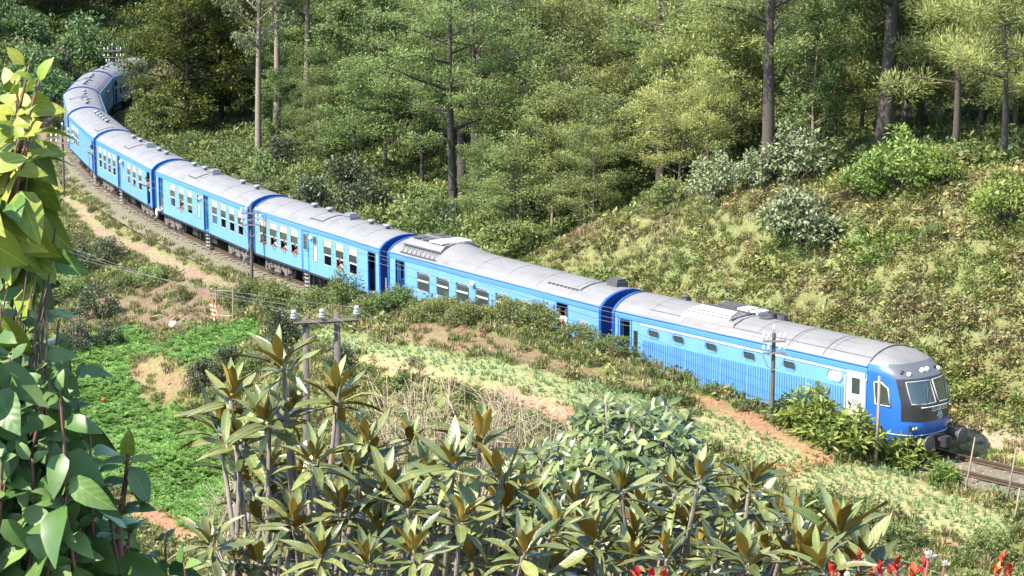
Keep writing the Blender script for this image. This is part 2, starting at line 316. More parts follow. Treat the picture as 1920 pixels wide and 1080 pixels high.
# ------------------------------------------------------------------ track: ballast bed, rails, sleepers
M_BAL = mat('ballast_stone', (.125, .105, .066), .95, var=.6, scale=9, bump=1.0, dirt=(.11, .115, .04, .85), dscale=.6)
M_RAIL = mat('rail_steel', (.11, .075, .05), .5, metal=.6, var=.3, scale=6)
M_SLEEP = mat('sleeper_wood', (.115, .092, .062), .9, var=.4, scale=5, bump=.5)
s0, s1 = s_of((-36.3, 208)) - 45, s_of((14, 79)) + 60
ss = np.arange(s0, s1, .5); X, Y, H = track_at(ss)
mb = MB(); prof = [(-2.5, -.33), (-1.75, -.10), (-.6, -.045), (.6, -.045), (1.75, -.10), (2.5, -.33)]
v = [(X[i] - math.sin(H[i]) * o, Y[i] + math.cos(H[i]) * o, z + .02 * math.sin(i * 1.7 + o * 3)) for i in range(len(ss)) for o, z in prof]
k = len(prof); mb.add(v, [(i * k + j, i * k + j + 1, (i + 1) * k + j + 1, (i + 1) * k + j) for i in range(len(ss) - 1) for j in range(k - 1)])
TRACK = tag(mb.build('railway_track', M_BAL, smooth=True), kind='structure')
for sgn in (-1, 1):
    mb = MB(); pr = [(-.07, .0), (.07, .0), (.02, .03), (.035, .1), (.035, .15), (-.035, .15), (-.035, .1), (-.02, .03)]
    v = [(X[i] - math.sin(H[i]) * (o + sgn * .87), Y[i] + math.cos(H[i]) * (o + sgn * .87), z) for i in range(len(ss)) for o, z in pr]; k = len(pr)
    mb.add(v, [(i * k + j, i * k + (j + 1) % k, (i + 1) * k + (j + 1) % k, (i + 1) * k + j) for i in range(len(ss) - 1) for j in range(k)])
    mb.build('rail', M_RAIL, TRACK)
mb = MB(); mb.box(-.12, .12, -1.35, 1.35, -.16, -.035); slm = mb.mesh('sleeper', M_SLEEP)
for s in np.arange(s0 + 60, s0 + 60 + 290 * .72, .72):
    x, y, h = track_at(s); link('sleeper', slm, TRACK, Matrix.Translation((x, y, 0)) @ Matrix.Rotation(h + random.uniform(-.02, .02), 4, 'Z'))
# ------------------------------------------------------------------ the train
M_SKY = mat('pale_blue_paint', (.115, .265, .455), .38, var=.10, scale=1.2, dirt=(.10, .19, .27, .6), dscale=2.2, coat=.15, streak=(1.6, 1.6, .22))
M_DEEP = mat('deep_blue_paint', (.018, .10, .34), .35, var=.12, scale=1.5, dirt=(.03, .10, .28, .4), coat=.2)
M_MIDB = mat('cantrail_blue_paint', (.05, .17, .39), .35, var=.12, scale=1.5, dirt=(.05, .12, .25, .4))
M_DEEP_SHADED = mat('deep_blue_paint_shaded', (.010, .055, .22), .4, var=.15, scale=1.5, dirt=(.012, .05, .14, .5))  # end walls: the deep blue darkened, their shade put into the colour
M_ROOF = mat('roof_grey_paint', (.165, .157, .15), .55, var=.10, scale=2.2, dirt=(.105, .098, .09, .8), dscale=1.3, streak=(.35, 1.5, 1.5))
M_WHITE = mat('white_paint', (.50, .50, .49), .45, var=.08, scale=3)
M_FRAME = mat('window_frame_paint', (.27, .30, .32), .5, var=.1, scale=4)
M_SHUT = mat('beige_shutter', (.40, .32, .24), .6, var=.15, scale=8)
M_GLASS = mat('window_glass', (.035, .045, .04), .08, spec=.6)
M_DARK = mat('underframe_black', (.018, .017, .016), .7, var=.4, scale=5)
M_BOGIE = mat('dusty_bogie_steel', (.13, .115, .10), .8, var=.45, scale=6, dirt=(.05, .045, .04, .8), dscale=3)
M_INT = mat('coach_lining', (.22, .23, .22), .7)
M_SEAT = mat('seat_cover', (.05, .08, .12), .8)
M_VENT = mat('vent_grey', (.15, .165, .18), .5, var=.2, scale=6)
M_VBLK = mat('sooty_metal', (.06, .058, .055), .6, var=.3, scale=6)
M_CONC = mat('worn_steel', (.25, .245, .235), .6, var=.2, scale=6)
M_LAMP = mat('lamp_glass', (.75, .75, .72), .12, spec=.7)
M_GREYMASK = mat('grey_cab_panel', (.09, .094, .10), .35, var=.1, scale=3, coat=.2)
M_BLACKMASK = mat('black_cab_panel', (.022, .022, .024), .35, coat=.2)
ROOFP = [(1.42, 3.05), (1.41, 3.16), (1.375, 3.28), (1.30, 3.40), (1.12, 3.56), (.85, 3.70), (.5, 3.81), (.17, 3.86)]
ZB, ZS = 1.0, 3.05
def wall_with_holes(mb, L, y, holes, z0=ZB, z1=ZS, th=.07):
    xs = sorted({0.0, L} | {h[0] for h in holes} | {h[1] for h in holes}); zs = sorted({z0, z1} | {h[2] for h in holes} | {h[3] for h in holes})
    inh = lambda x, z: any(h[0] < x < h[1] and h[2] < z < h[3] for h in holes)
    s = 1 if y > 0 else -1
    for i in range(len(xs) - 1):
        for j in range(len(zs) - 1):
            if inh((xs[i] + xs[i + 1]) / 2, (zs[j] + zs[j + 1]) / 2): continue
            for yy in (y, y - s * th): mb.add([(xs[i], yy, zs[j]), (xs[i + 1], yy, zs[j]), (xs[i + 1], yy, zs[j + 1]), (xs[i], yy, zs[j + 1])], [(0, 1, 2, 3)])
    for x0, x1, za, zb in holes:
        for q in ([(x0, za), (x1, za)], [(x1, za), (x1, zb)], [(x1, zb), (x0, zb)], [(x0, zb), (x0, za)]):
            (a, c), (b2, e) = q; mb.add([(a, y, c), (b2, y, e), (b2, y - s * th, e), (a, y - s * th, c)], [(0, 1, 2, 3)])
def loft(mb, prof, xs, m=0, close=False):
    k = len(prof); v = [(x, y, z) for x in xs for y, z in prof]
    mb.add(v, [(i * k + j, i * k + j + 1, (i + 1) * k + j + 1, (i + 1) * k + j) for i in range(len(xs) - 1) for j in range(k - 1)], m)
def mirror(p): return p + [(-y, z) for y, z in reversed(p)]
def ring(mb, x0, x1, z0, z1, t, y0, y1, m=0):           # a rectangular frame in the wall plane
    mb.box(x0, x1, y0, y1, z0, z0 + t, m); mb.box(x0, x1, y0, y1, z1 - t, z1, m); mb.box(x0, x0 + t, y0, y1, z0 + t, z1 - t, m); mb.box(x1 - t, x1, y0, y1, z0 + t, z1 - t, m)
def rounded(w, h, r, n=4):
    p = []
    for cx, cz, a0 in ((w / 2 - r, h / 2 - r, 0), (-w / 2 + r, h / 2 - r, 90), (-w / 2 + r, -h / 2 + r, 180), (w / 2 - r, -h / 2 + r, 270)):
        for i in range(n + 1): a = R(a0 + 90 * i / n); p.append((cx + r * math.cos(a), cz + r * math.sin(a)))
    return p
def rframe(mb, w, h, r, t, y0, y1, m=0):                # rounded frame ring
    a = rounded(w, h, r); b = rounded(w - 2 * t, h - 2 * t, max(.02, r - t)); k = len(a)
    v = [(x, y1, z) for x, z in a] + [(x, y1, z) for x, z in b] + [(x, y0, z) for x, z in a] + [(x, y0, z) for x, z in b]; f = []
    for i in range(k):
        j = (i + 1) % k; f += [(i, j, k + j, k + i), (2 * k + i, 2 * k + j, j, i), (k + i, k + j, 3 * k + j, 3 * k + i)]
    mb.add(v, f, m)
def rplate(mb, w, h, r, y0, y1, m=0):
    a = rounded(w, h, r); k = len(a); v = [(x, y1, z) for x, z in a] + [(x, y0, z) for x, z in a]
    mb.add(v, [tuple(range(k)), tuple(range(2 * k - 1, k - 1, -1))] + [(i, k + i, k + (i + 1) % k, (i + 1) % k) for i in range(k)], m)
# shared meshes; the local outside of every window or door mesh is -y
def window_meshes():
    w, h = .92, 1.32; f = MB(); ring(f, -w / 2, w / 2, 0, h, .036, -.014, .05); f.box(-w / 2 + .05, w / 2 - .05, -.01, .04, .50, .57); f.box(-w / 2 + .05, -w / 2 + .10, -.004, .03, .05, .50)
    s = MB(); s.box(-w / 2 + .05, w / 2 - .05, .012, .03, h - .33, h - .05); s.box(-w / 2 + .05, w / 2 - .05, .006, .03, h - .37, h - .33)
    p = MB(); p.box(-w / 2 + .05, w / 2 - .05, .02, .026, .57, h - .37)
    l = MB(); l.box(-w / 2 + .05, w / 2 - .05, .03, .036, .22, .50); l.box(-w / 2 + .05, w / 2 - .05, .026, .04, .20, .23)
    n = MB(); ring(n, -.24, .24, 0, 1.32, .045, -.018, .05); n.box(-.2, .2, -.008, .04, .80, .85)
    n2 = MB(); n2.box(-.195, .195, .02, .03, .045, .80); n3 = MB(); n3.box(-.195, .195, .02, .026, .85, 1.275)
    return dict(frame=f.mesh('window_frame', M_FRAME), shutter=s.mesh('shutter', M_SHUT), pane=p.mesh('pane', M_GLASS), lower=l.mesh('lower_sash', M_GLASS),
                nframe=n.mesh('narrow_window_frame', M_SKY), nsash=n2.mesh('beige_sash', M_SHUT), npane=n3.mesh('narrow_pane', M_GLASS))
WM = window_meshes()
def door_meshes():
    d = MB(); d.box(-.36, .36, .03, .06, 0, 2.0); ring(d, -.36, .36, 0, 2.0, .05, .0, .05); ring(d, -.26, .26, 1.0, 1.9, .05, -.005, .04)
    g = MB(); g.box(-.21, .21, .012, .02, 1.05, 1.85); h = MB(); h.tube([(.31, -.03, .75), (.31, -.05, .8), (.31, -.05, 1.2), (.31, -.03, 1.25)], .016, 5)
    j = MB(); ring(j, -.42, .42, -.03, 2.05, .06, -.015, .05)
    return dict(leaf=d.mesh('door', M_SKY), pane=g.mesh('door_pane', M_GLASS), handle=h.mesh('handle', M_CONC), jamb=j.mesh('door_frame', M_DEEP))
DM = door_meshes()
def bogie_meshes():
    f = MB()
    for s in (-1, 1):
        f.box(-1.55, 1.55, s * 1.08 - .06, s * 1.08 + .06, .48, .70); f.box(-.35, .35, s * 1.1 - .09, s * 1.1 + .09, .30, .56)
        for x in (-1.05, 1.05):
            f.box(x - .17, x + .17, s * 1.12 - .10, s * 1.12 + .10, .30, .62)
            for q in (-.32, .32): f.lathe([(.11, .42), (.13, .46), (.10, .5), (.13, .54), (.10, .58), (.13, .62), (.1, .8)], (x + q, s * 1.12, 0), 8)
        for q in (-.2, .2): f.lathe([(.12, .5), (.14, .56), (.11, .6), (.14, .66), (.11, .7), (.14, .76), (.11, .9)], (q, s * 1.12, 0), 8)
        f.tube([(-1.7, s * 1.1, .35), (-1.5, s * 1.1, .2), (-1.35, s * 1.1, .3)], .03, 5)
    f.box(-.25, .25, -1.1, 1.1, .5, .75)
    for x in (-1.05, 1.05): f.tube([(x, -1.0, .5), (x, 1.0, .5)], .07, 6)
    w = MB(); w.lathe([(.10, -.08), (.28, -.075), (.40, -.05), (.46, -.05), (.47, .02), (.51, .03), (.51, .07), (.10, .08)], n=18, axis='Y')
    return f.mesh('bogie', M_BOGIE), w.mesh('wheel', M_BOGIE)
BF, BW = bogie_meshes()
def bogie(root, x):
    b = link('bogie', BF, root, Matrix.Translation((x, 0, 0)))
    for dx in (-1.05, 1.05):
        for s in (-1, 1): link('wheel', BW, b, Matrix.Translation((dx, s * .92, .51)) @ Matrix.Rotation(math.pi if s > 0 else 0, 4, 'Z'))
_st = MB()
for q in range(4): _st.box(-.24, .24, -.12, .1, .22 + .22 * q, .25 + .22 * q)
for s in (-.25, .25): _st.tube([(s, -.02, .2), (s, -.02, 1.0)], .02, 5)
STEP = _st.mesh('step_ladder', M_CONC)
_mv = MB(); _mv.lathe([(.11, -.06), (.11, .07), (.21, .08), (.22, .13), (.17, .19), (.05, .21)], n=12); VENT = _mv.mesh('roof_ventilator', M_VENT, True)
_mv = MB(); _mv.box(-.42, .42, -.26, .26, -.08, .12); _mv.box(-.36, .36, -.30, .30, .12, .17); _mv.box(-.30, .30, -.2, .2, .17, .24); BIGV = _mv.mesh('ventilator_box', M_VENT)
def on_side(x, z, s): return Matrix.Translation((x, s * 1.40, z)) @ Matrix.Rotation(math.pi if s > 0 else 0, 4, 'Z')
def roof_z(y): p = sorted([(a, b) for a, b in ROOFP]); return float(np.interp(abs(y), [a for a, _ in p], [b for _, b in p]))
def add_window(root, x, s, lower):
    f = link('window', WM['frame'], root, on_side(x, 1.62, s)); link('shutter', WM['shutter'], f); link('pane', WM['pane'], f)
    if lower: link('lower_sash', WM['lower'], f)
def add_door(root, x, s, state):
    j = link('door_frame', DM['jamb'], root, on_side(x, 1.03, s))
    if state == 'shut':
        d = link('door', DM['leaf'], root, on_side(x, 1.03, s)); link('pane', DM['pane'], d); link('handle', DM['handle'], d)
    elif state == 'ajar':
        d = link('door', DM['leaf'], root, on_side(x - .34, 1.03, s) @ Matrix.Translation((0, .08, 0)) @ Matrix.Rotation(R(78), 4, 'Z') @ Matrix.Translation((.36, 0, 0))); link('pane', DM['pane'], d); link('handle', DM['handle'], d)
def shell(root, L, holes_n, holes_f, nose=False, stripe=True):
    for yy, hh in ((-1.40, holes_n), (1.40, holes_f)): body = MB(); wall_with_holes(body, L, yy, hh); body.build('side_wall', M_SKY, root)
    c = MB()
    for s in (-1, 1):
        loft(c, [(s * 1.40, ZS), (s * 1.425, ZS + .01), (s * 1.42, 3.10), (s * 1.41, 3.20), (s * 1.375, 3.285)], [0, L])
        c.box(0, L, min(s * 1.375, s * 1.44), max(s * 1.375, s * 1.44), 3.285, 3.31)
    c.build('cantrail', M_MIDB, root)
    r = MB(); loft(r, mirror([(1.385, 3.31)] + ROOFP[3:]), np.linspace(0.02, L - .02, 9))
    for x in np.linspace(0, L, 8)[1:-1]: loft(r, [(y, z + .012) for y, z in mirror([(1.33, 3.36)] + ROOFP[3:])], [x - .02, x + .02])
    r.build('roof', M_ROOF, root, smooth=False)
    for x, sx in ((0, -1), (L, 1)):
        if nose and sx == 1: continue
        e = MB(); pr = [(1.42, ZB)] + [(1.44, 3.05), (1.43, 3.2), (1.40, 3.31)] + [(y, z + .03) for y, z in ROOFP[3:]]; full = mirror(pr)
        v = [(x + sx * .10, y, z) for y, z in full] + [(x - sx * .06, y, z) for y, z in full]; k = len(full)
        e.add(v, [tuple(range(k))] + [(i, i + 1, k + i + 1, k + i) for i in range(k - 1)]); e.build('end_wall', M_DEEP_SHADED, root)
        g = MB(); ring(g, -.55, .55, 1.0, 3.05, .12, 0, .3); gm = g.mesh('gangway_bellows', M_VBLK)
        link('gangway_bellows', gm, root, Matrix.Translation((x + sx * .10, 0, 0)) @ Matrix.Rotation(-sx * math.pi / 2, 4, 'Z') @ Matrix.Translation((0, -.3 if 0 else 0, 0)))
        t = MB()
        for q in range(4): t.tube([(x + sx * .12, -.75, 1.25 + .35 * q), (x + sx * .15, -.95, 1.25 + .35 * q)], .02, 4)
        t.tube([(x + sx * .13, -1.15, 1.1), (x + sx * .13, -1.15, 1.9)], .025, 5); t.build('hand_rail', M_WHITE, root)
        u = MB()
        for yy in (-.85, .85): u.tube([(x, yy, .95), (x + sx * .42, yy, .95)], .07, 8); u.lathe([(.2, 0), (.2, .04)], (x + sx * .36, yy, .95), 12, axis='X')
        u.tube([(x, 0, .9), (x + sx * .5, 0, .9)], .09, 6); u.build('coupler', M_DARK, root)
    u = MB(); u.box(.05, L - .05, -1.36, 1.36, .86, ZB - .004); u.box(.0, L, -1.41, -1.365, .90, ZB - .002); u.box(.0, L, 1.365, 1.41, .90, ZB - .002)
    u.box(L * .36, L * .45, -1.1, -.3, .35, .86); u.box(L * .56, L * .63, -1.15, -.2, .4, .86); u.lathe([(.2, -.5), (.2, .5)], (L * .5, -.9, .6), 10, axis='X'); u.box(L * .4, L * .6, .3, 1.1, .35, .86)
    for x in (.44, .47, .52): u.box(L * x, L * x + .07, -1.25, -1.15, .35, .86)
    u.build('underframe', M_DARK, root)
    bogie(root, 2.35); bogie(root, L - (4.2 if nose else 2.35))
    i = MB(); i.box(.02, L - .1, -1.33, 1.33, 1.0, 1.05); i.box(.05, L - .1, -1.3, 1.3, 2.98, 3.02); i.build('coach_floor', M_INT, root)
def coach(pair, layout, flip, seed):
    """an ordinary coach; near side at local -y. layout: positions of windows, doors along a 14.4 m body"""
    (x0, x1), L, name, label = pair['x'], pair['L'], 'train_carriage', pair['label']
    root = thing(name, (0, 0, 0), label, 'train carriage', 'pale blue passenger carriages of the train'); rr = random.Random(seed)
    k = L / 14.4; f = (lambda x: L - x * k) if flip else (lambda x: x * k)
    wins = [1.1, 2.35, 3.6, 4.9, 8.75, 10.1, 11.55] if layout == 0 else [1.1, 2.35, 3.6, 4.9]
    if layout == 2: wins = [2.0, 3.1, 4.2, 5.3]
    cdoor, nar, edoor = 6.2, 7.35, 13.55
    holes_n, holes_f = [], []
    for s, hh in ((-1, holes_n), (1, holes_f)):
        for w in wins: hh.append((f(w) - .44, f(w) + .44, 1.64, 2.92))
        if layout == 0:
            hh.append((f(nar) - .22, f(nar) + .22, 1.64, 2.92)); hh.append((f(cdoor) - .40, f(cdoor) + .40, 1.02, 3.04))
        hh.append((f(edoor) - .40, f(edoor) + .40, 1.02, 3.04))
    shell(root, L, holes_n, holes_f)
    for s in (-1, 1):
        for w in wins: add_window(root, f(w), s, rr.random() < .3)
        if layout == 0:
            n = link('narrow_window', WM['nframe'], root, on_side(f(nar), 1.62, s)); link('sash', WM['nsash'], n); link('pane', WM['npane'], n)
            add_door(root, f(cdoor), s, pair['cdoor'] if s < 0 else 'shut')
            l = MB(); l.lathe([(.03, 0), (.10, .06), (.11, .12), (.06, .18)], n=8, axis='Y'); link('side_lamp', l.mesh('side_lamp', M_LAMP), root, Matrix.Translation((f(cdoor + .75), s * 1.41 - .0 if s > 0 else -1.57, 2.78)))
        add_door(root, f(edoor), s, pair['edoor'])
        link('step_ladder', STEP, root, Matrix.Translation((f(cdoor if layout == 0 else edoor), s * 1.30, -.0)) @ Matrix.Rotation(math.pi if s > 0 else 0, 4, 'Z') @ Matrix.Scale(.9, 4))
    seats = MB()
    for w in np.arange(1.0, L - 1.5, 1.35):
        if abs(w - f(cdoor)) < .9 or abs(w - f(edoor)) < 1.0: continue
        for y0 in (-1.25, .35): seats.box(w + .38, w + .48, y0, y0 + .9, 1.05, 2.0); seats.box(w - .05, w + .38, y0, y0 + .9, 1.4, 1.5)
    tag(seats.build('bench_seats', M_SEAT, root), kind='stuff')
    for p, big in pair['vents']:
        y = .08 if not big else -.02; link('ventilator_box' if big else 'roof_ventilator', BIGV if big else VENT, root, Matrix.Translation((p * L, y, roof_z(y) + .04)))
    c = MB(); q = pair['conduit'] * L; pts = [(q, yy, roof_z(yy) + .025) for yy in (.1, -.3, -.6, -.85, -1.0)] + [(q - pair.get('cd', 1) * 1.4, -1.02, roof_z(1.02) + .03)]; c.tube(pts, .03, 5); c.build('roof_conduit', M_VBLK, root)
    return root
def place(root, a, b, L):
    """put a car so that its body spans the two points of the line"""
    h = math.atan2(b[1] - a[1], b[0] - a[0]); root.location = (a[0], a[1], 0); root.rotation_euler = (R(CANT), 0, h)
CANT = 0.6
ends = {}
for k, (a, b) in CARS.items():
    a = atz(*a, 3.3); b = atz(*b, 3.3) if b else Vector((13.1, 79.56, 3.3)); p = _centre(a, b, 1); ends[k] = [np.array(p[0][:2]), np.array(p[1][:2])]
for k, a, b in (('H', (211, 146), (188.6, 176)), ('I', (274, 120.8), (213, 146))):
    p = _centre(atz(*a, 3.3), atz(*b, 3.3), -1); ends[k] = [np.array(p[0][:2]), np.array(p[1][:2])]
# joints: half way between neighbouring car ends, a coupling gap of .75 m
order = 'IHGFEDCBA'; S_ = {}
for k in order: S_[k] = [s_of(ends[k][0]), s_of(ends[k][1])]
J = []
for a, b in zip(order[:-1], order[1:]): J.append((S_[a][1] + S_[b][0]) / 2)
J = [J[0] - 15.2] + J + [J[-1] + 16.5]
SPAN = {}
for i, k in enumerate(order):
    g = .38; SPAN[k] = [np.array(track_at(J[i] + g)[:2]), np.array(track_at(J[i + 1] - g)[:2])]
LEN = {k: float(np.linalg.norm(v[1] - v[0])) for k, v in SPAN.items()}
VS = [(.30, 0), (.42, 0), (.60, 1), (.74, 0), (.86, 0)]
VS2 = [(.18, 0), (.30, 0), (.42, 1), (.70, 0), (.84, 0)]
LBL = dict(C='pale blue carriage beside the crossarm pole, right behind the air conditioned coach', D='pale blue carriage with a man sitting in its rear doorway, left of the crossarm pole',
           E='pale blue carriage with a red shirted passenger leaning from its front doorway', F='pale blue carriage with four windows behind the pole with three crossarms, on the bend',
           G='pale blue carriage in the middle of the bend, its roof seen end on', H='pale blue carriage turned away past the bend, its inner side in shadow', I='last visible carriage, half hidden by the dark green tree')
CARROOT = {}
for k, lay, fl, cdr, edr, vs, cond in (('C', 0, 0, 'shut', 'open', VS, .52), ('D', 0, 1, 'ajar', 'ajar', VS2, .40), ('E', 0, 0, 'ajar', 'open', VS, .52), ('F', 2, 0, 'shut', 'open', [(.30, 0), (.40, 0), (.50, 0), (.60, 0), (.70, 0)], .93), ('G', 0, 0, 'shut', 'open', VS, .5), ('H', 0, 0, 'shut', 'open', VS, .5), ('I', 0, 0, 'shut', 'open', VS, .5)):
    r = coach(dict(x=(0, 0), L=LEN[k], label=LBL[k], cdoor=cdr, edoor=edr, vents=vs, conduit=cond), lay, fl, ord(k)); place(r, *SPAN[k], LEN[k]); CARROOT[k] = r
# the air conditioned coach
def ac_coach(L):
    root = thing('air_conditioned_carriage', (0, 0, 0), 'pale blue carriage with white framed sealed windows and an air conditioner on its rear roof', 'train carriage', 'pale blue passenger carriages of the train')
    wx = [2.75, 4.25, 5.75, 7.2, 8.65, 10.1, 11.4]; wx = [w * L / 15.2 for w in wx]; hn = []
    for w in wx: hn.append((w - .5, w + .5, 1.84, 2.70))
    d1, d2, tw = .9 * L / 15.2, 12.75 * L / 15.2, 14.1 * L / 15.2
    hn += [(d1 - .4, d1 + .4, 1.02, 3.0), (d2 - .4, d2 + .4, 1.02, 3.0)]; hn = [h for h in hn]
    shell(root, L, hn, hn)
    f = MB(); rframe(f, 1.06, .92, .12, .07, -.02, .05); f.box(-.46, .46, -.014, .03, .02, .09); fm = f.mesh('sealed_window', M_WHITE)
    p = MB(); p.box(-.48, .48, .02, .03, -.40, .40); pm = p.mesh('sealed_pane', M_GLASS)
    for s in (-1, 1):
        for w in wx: a = link('window', fm, root, on_side(w, 2.27, s)); link('pane', pm, a)
        add_door(root, d1, s, 'ajar'); add_door(root, d2, s, 'open')
        t = MB(); rframe(t, .62, .75, .05, .06, -.02, .04); a = link('toilet_window', t.mesh('toilet_window', M_WHITE), root, on_side(tw, 2.15, s)); t = MB(); t.box(-.27, .27, -.004, .002, -.33, .33); link('pane', t.mesh('frosted_pane', M_CONC), a)
    l = MB(); l.lathe([(.03, 0), (.12, .06), (.12, .14), (.06, .2)], n=8, axis='Y'); link('side_lamp', l.mesh('side_lamp', M_LAMP), root, Matrix.Translation((6.6 * L / 15.2, -1.60, 2.86)))
    # roof pod: grille at the rear, pale cowl, raised fairing that blends into the roof
    pod = MB(); x0, x1 = .9, 3.9; loft(pod, mirror([(1.12, 3.42), (1.05, 3.80), (.8, 4.02), (.3, 4.10)]), [x0, x1])
    for x in (x0, x1): pr = mirror([(1.12, 3.42), (1.05, 3.80), (.8, 4.02), (.3, 4.10)]); pod.add([(x, y, z) for y, z in pr], [tuple(range(len(pr)))])
    pd = pod.build('air_conditioner', M_ROOF, root)
    c = MB(); c.box(x0 + 1.75, x0 + 2.85, -.86, -.10, 4.08, 4.14); c.box(x0 + 1.75, x0 + 2.85, .0, .8, 4.08, 4.14); c.build('cowl', M_WHITE, pd)
    g = MB()
    for q in range(2):
        for yy in (-.45, .45): g.box(x0 + .18 + q * .75, x0 + .78 + q * .75, yy - .33, yy + .33, 4.085, 4.115)
    g.build('grille', M_VBLK, pd)
    g = MB()
    for q in range(8): g.tube([(x0 + .1 + q * .38, -1.32, 3.40), (x0 + .1 + q * .38, -1.12, 3.78)], .022, 4)
    g.tube([(x0, -1.13, 3.78), (x1, -1.13, 3.78)], .03, 5); g.tube([(x0, -1.33, 3.42), (x1, -1.33, 3.42)], .03, 5); g.build('guard_rail', M_VBLK, pd)
    fa = MB(); xs = np.linspace(x1 + .02, x1 + 1.6, 6); k = 0; prs = []
    for i, x in enumerate(xs):
        t = 1 - sst(0, 1, np.array((x - x1) / 1.6)); prs.append([(y, z + .22 * float(t) * (1 - (y / 1.3) ** 2) + .006) for y, z in mirror(ROOFP[3:])])
    n = len(prs[0]); fa.add([(x, y, z) for x, pr in zip(xs, prs) for y, z in pr], [(i * n + j, i * n + j + 1, (i + 1) * n + j + 1, (i + 1) * n + j) for i in range(5) for j in range(n - 1)]); fa.add([(xs[0], y, z) for y, z in prs[0]], [tuple(range(n))]); fa.build('fairing', M_ROOF, root, True)
    v = MB(); v.box(-.35, .35, -.3, .3, -.1, .16); v.box(-.3, .3, -.22, .22, .16, .26); link('roof_box', v.mesh('roof_box', M_VBLK), root, Matrix.Translation((L - 1.0, .25, 3.9)))
    v = MB(); v.lathe([(.16, 0), (.2, .05), (.16, .12), (.0, .14)], n=10); link('roof_ventilator', v.mesh('dark_ventilator', M_VBLK), root, Matrix.Translation((.45, -.3, 3.84)))
    c = MB(); q = L - 1.9; c.tube([(q, yy, roof_z(yy) + .025) for yy in (.25, -.3, -.6, -.85, -1.0)], .035, 5)
    for i in range(8): c.box(q - .3 - i * .28, q - .14 - i * .28, -1.05, -.98, roof_z(1.0), roof_z(1.0) + .05)
    c.build('roof_conduit', M_VBLK, root)
    return root
CARROOT['B'] = ac_coach(LEN['B']); place(CARROOT['B'], *SPAN['B'], LEN['B'])
# the power car
def prof_at(z):
    if z <= 3.05: return 1.40
    p = [(1.40, 3.05)] + ROOFP[1:] + [(0, 3.87)]; return float(np.interp(z, [q[1] for q in p], [q[0] for q in p]))
NX0 = 2.15
def xf(z): return float(np.interp(z, [.7, 1.05, 1.3, 2.05, 2.2, 2.98, 3.12, 3.5, 3.7, 3.87], [-.22, -.08, 0, -.02, -.06, -.42, -.55, -1.05, -1.5, -NX0]))
def nose_pt(th, z, off=0.):
    e = 2 / 3.0; c, s = math.cos(th), math.sin(th); w = prof_at(z) + off
    return (math.copysign(abs(c) ** e, c) * (xf(z) + NX0 + off) - NX0, math.copysign(abs(s) ** e, s) * w, z + (off * .5 if z > 3.2 else 0))
def npatch(mb, t0, t1, z0, z1, off, m=0, nt_=10, nz=6, th=.0):
    ts = np.linspace(t0, t1, nt_ + 1); zs = np.linspace(z0, z1, nz + 1); v = [nose_pt(t, z, off) for z in zs for t in ts]; k = nt_ + 1
    mb.add(v, [(i * k + j, i * k + j + 1, (i + 1) * k + j + 1, (i + 1) * k + j) for i in range(nz) for j in range(nt_)], m)
def theta_of(y, z):                                     # angle on the nose whose half width is y
    w = prof_at(z); return math.copysign(math.asin(min(1, abs(y) / w) ** 1.5), y)
def nquad(mb, ya, yb, z0, z1, off, m=0, nt_=8, nz=4):
    zs = np.linspace(z0, z1, nz + 1); ys = np.linspace(ya, yb, nt_ + 1); v = [nose_pt(theta_of(y, z), z, off) for z in zs for y in ys]; k = nt_ + 1
    mb.add(v, [(i * k + j, i * k + j + 1, (i + 1) * k + j + 1, (i + 1) * k + j) for i in range(nz) for j in range(nt_)], m)
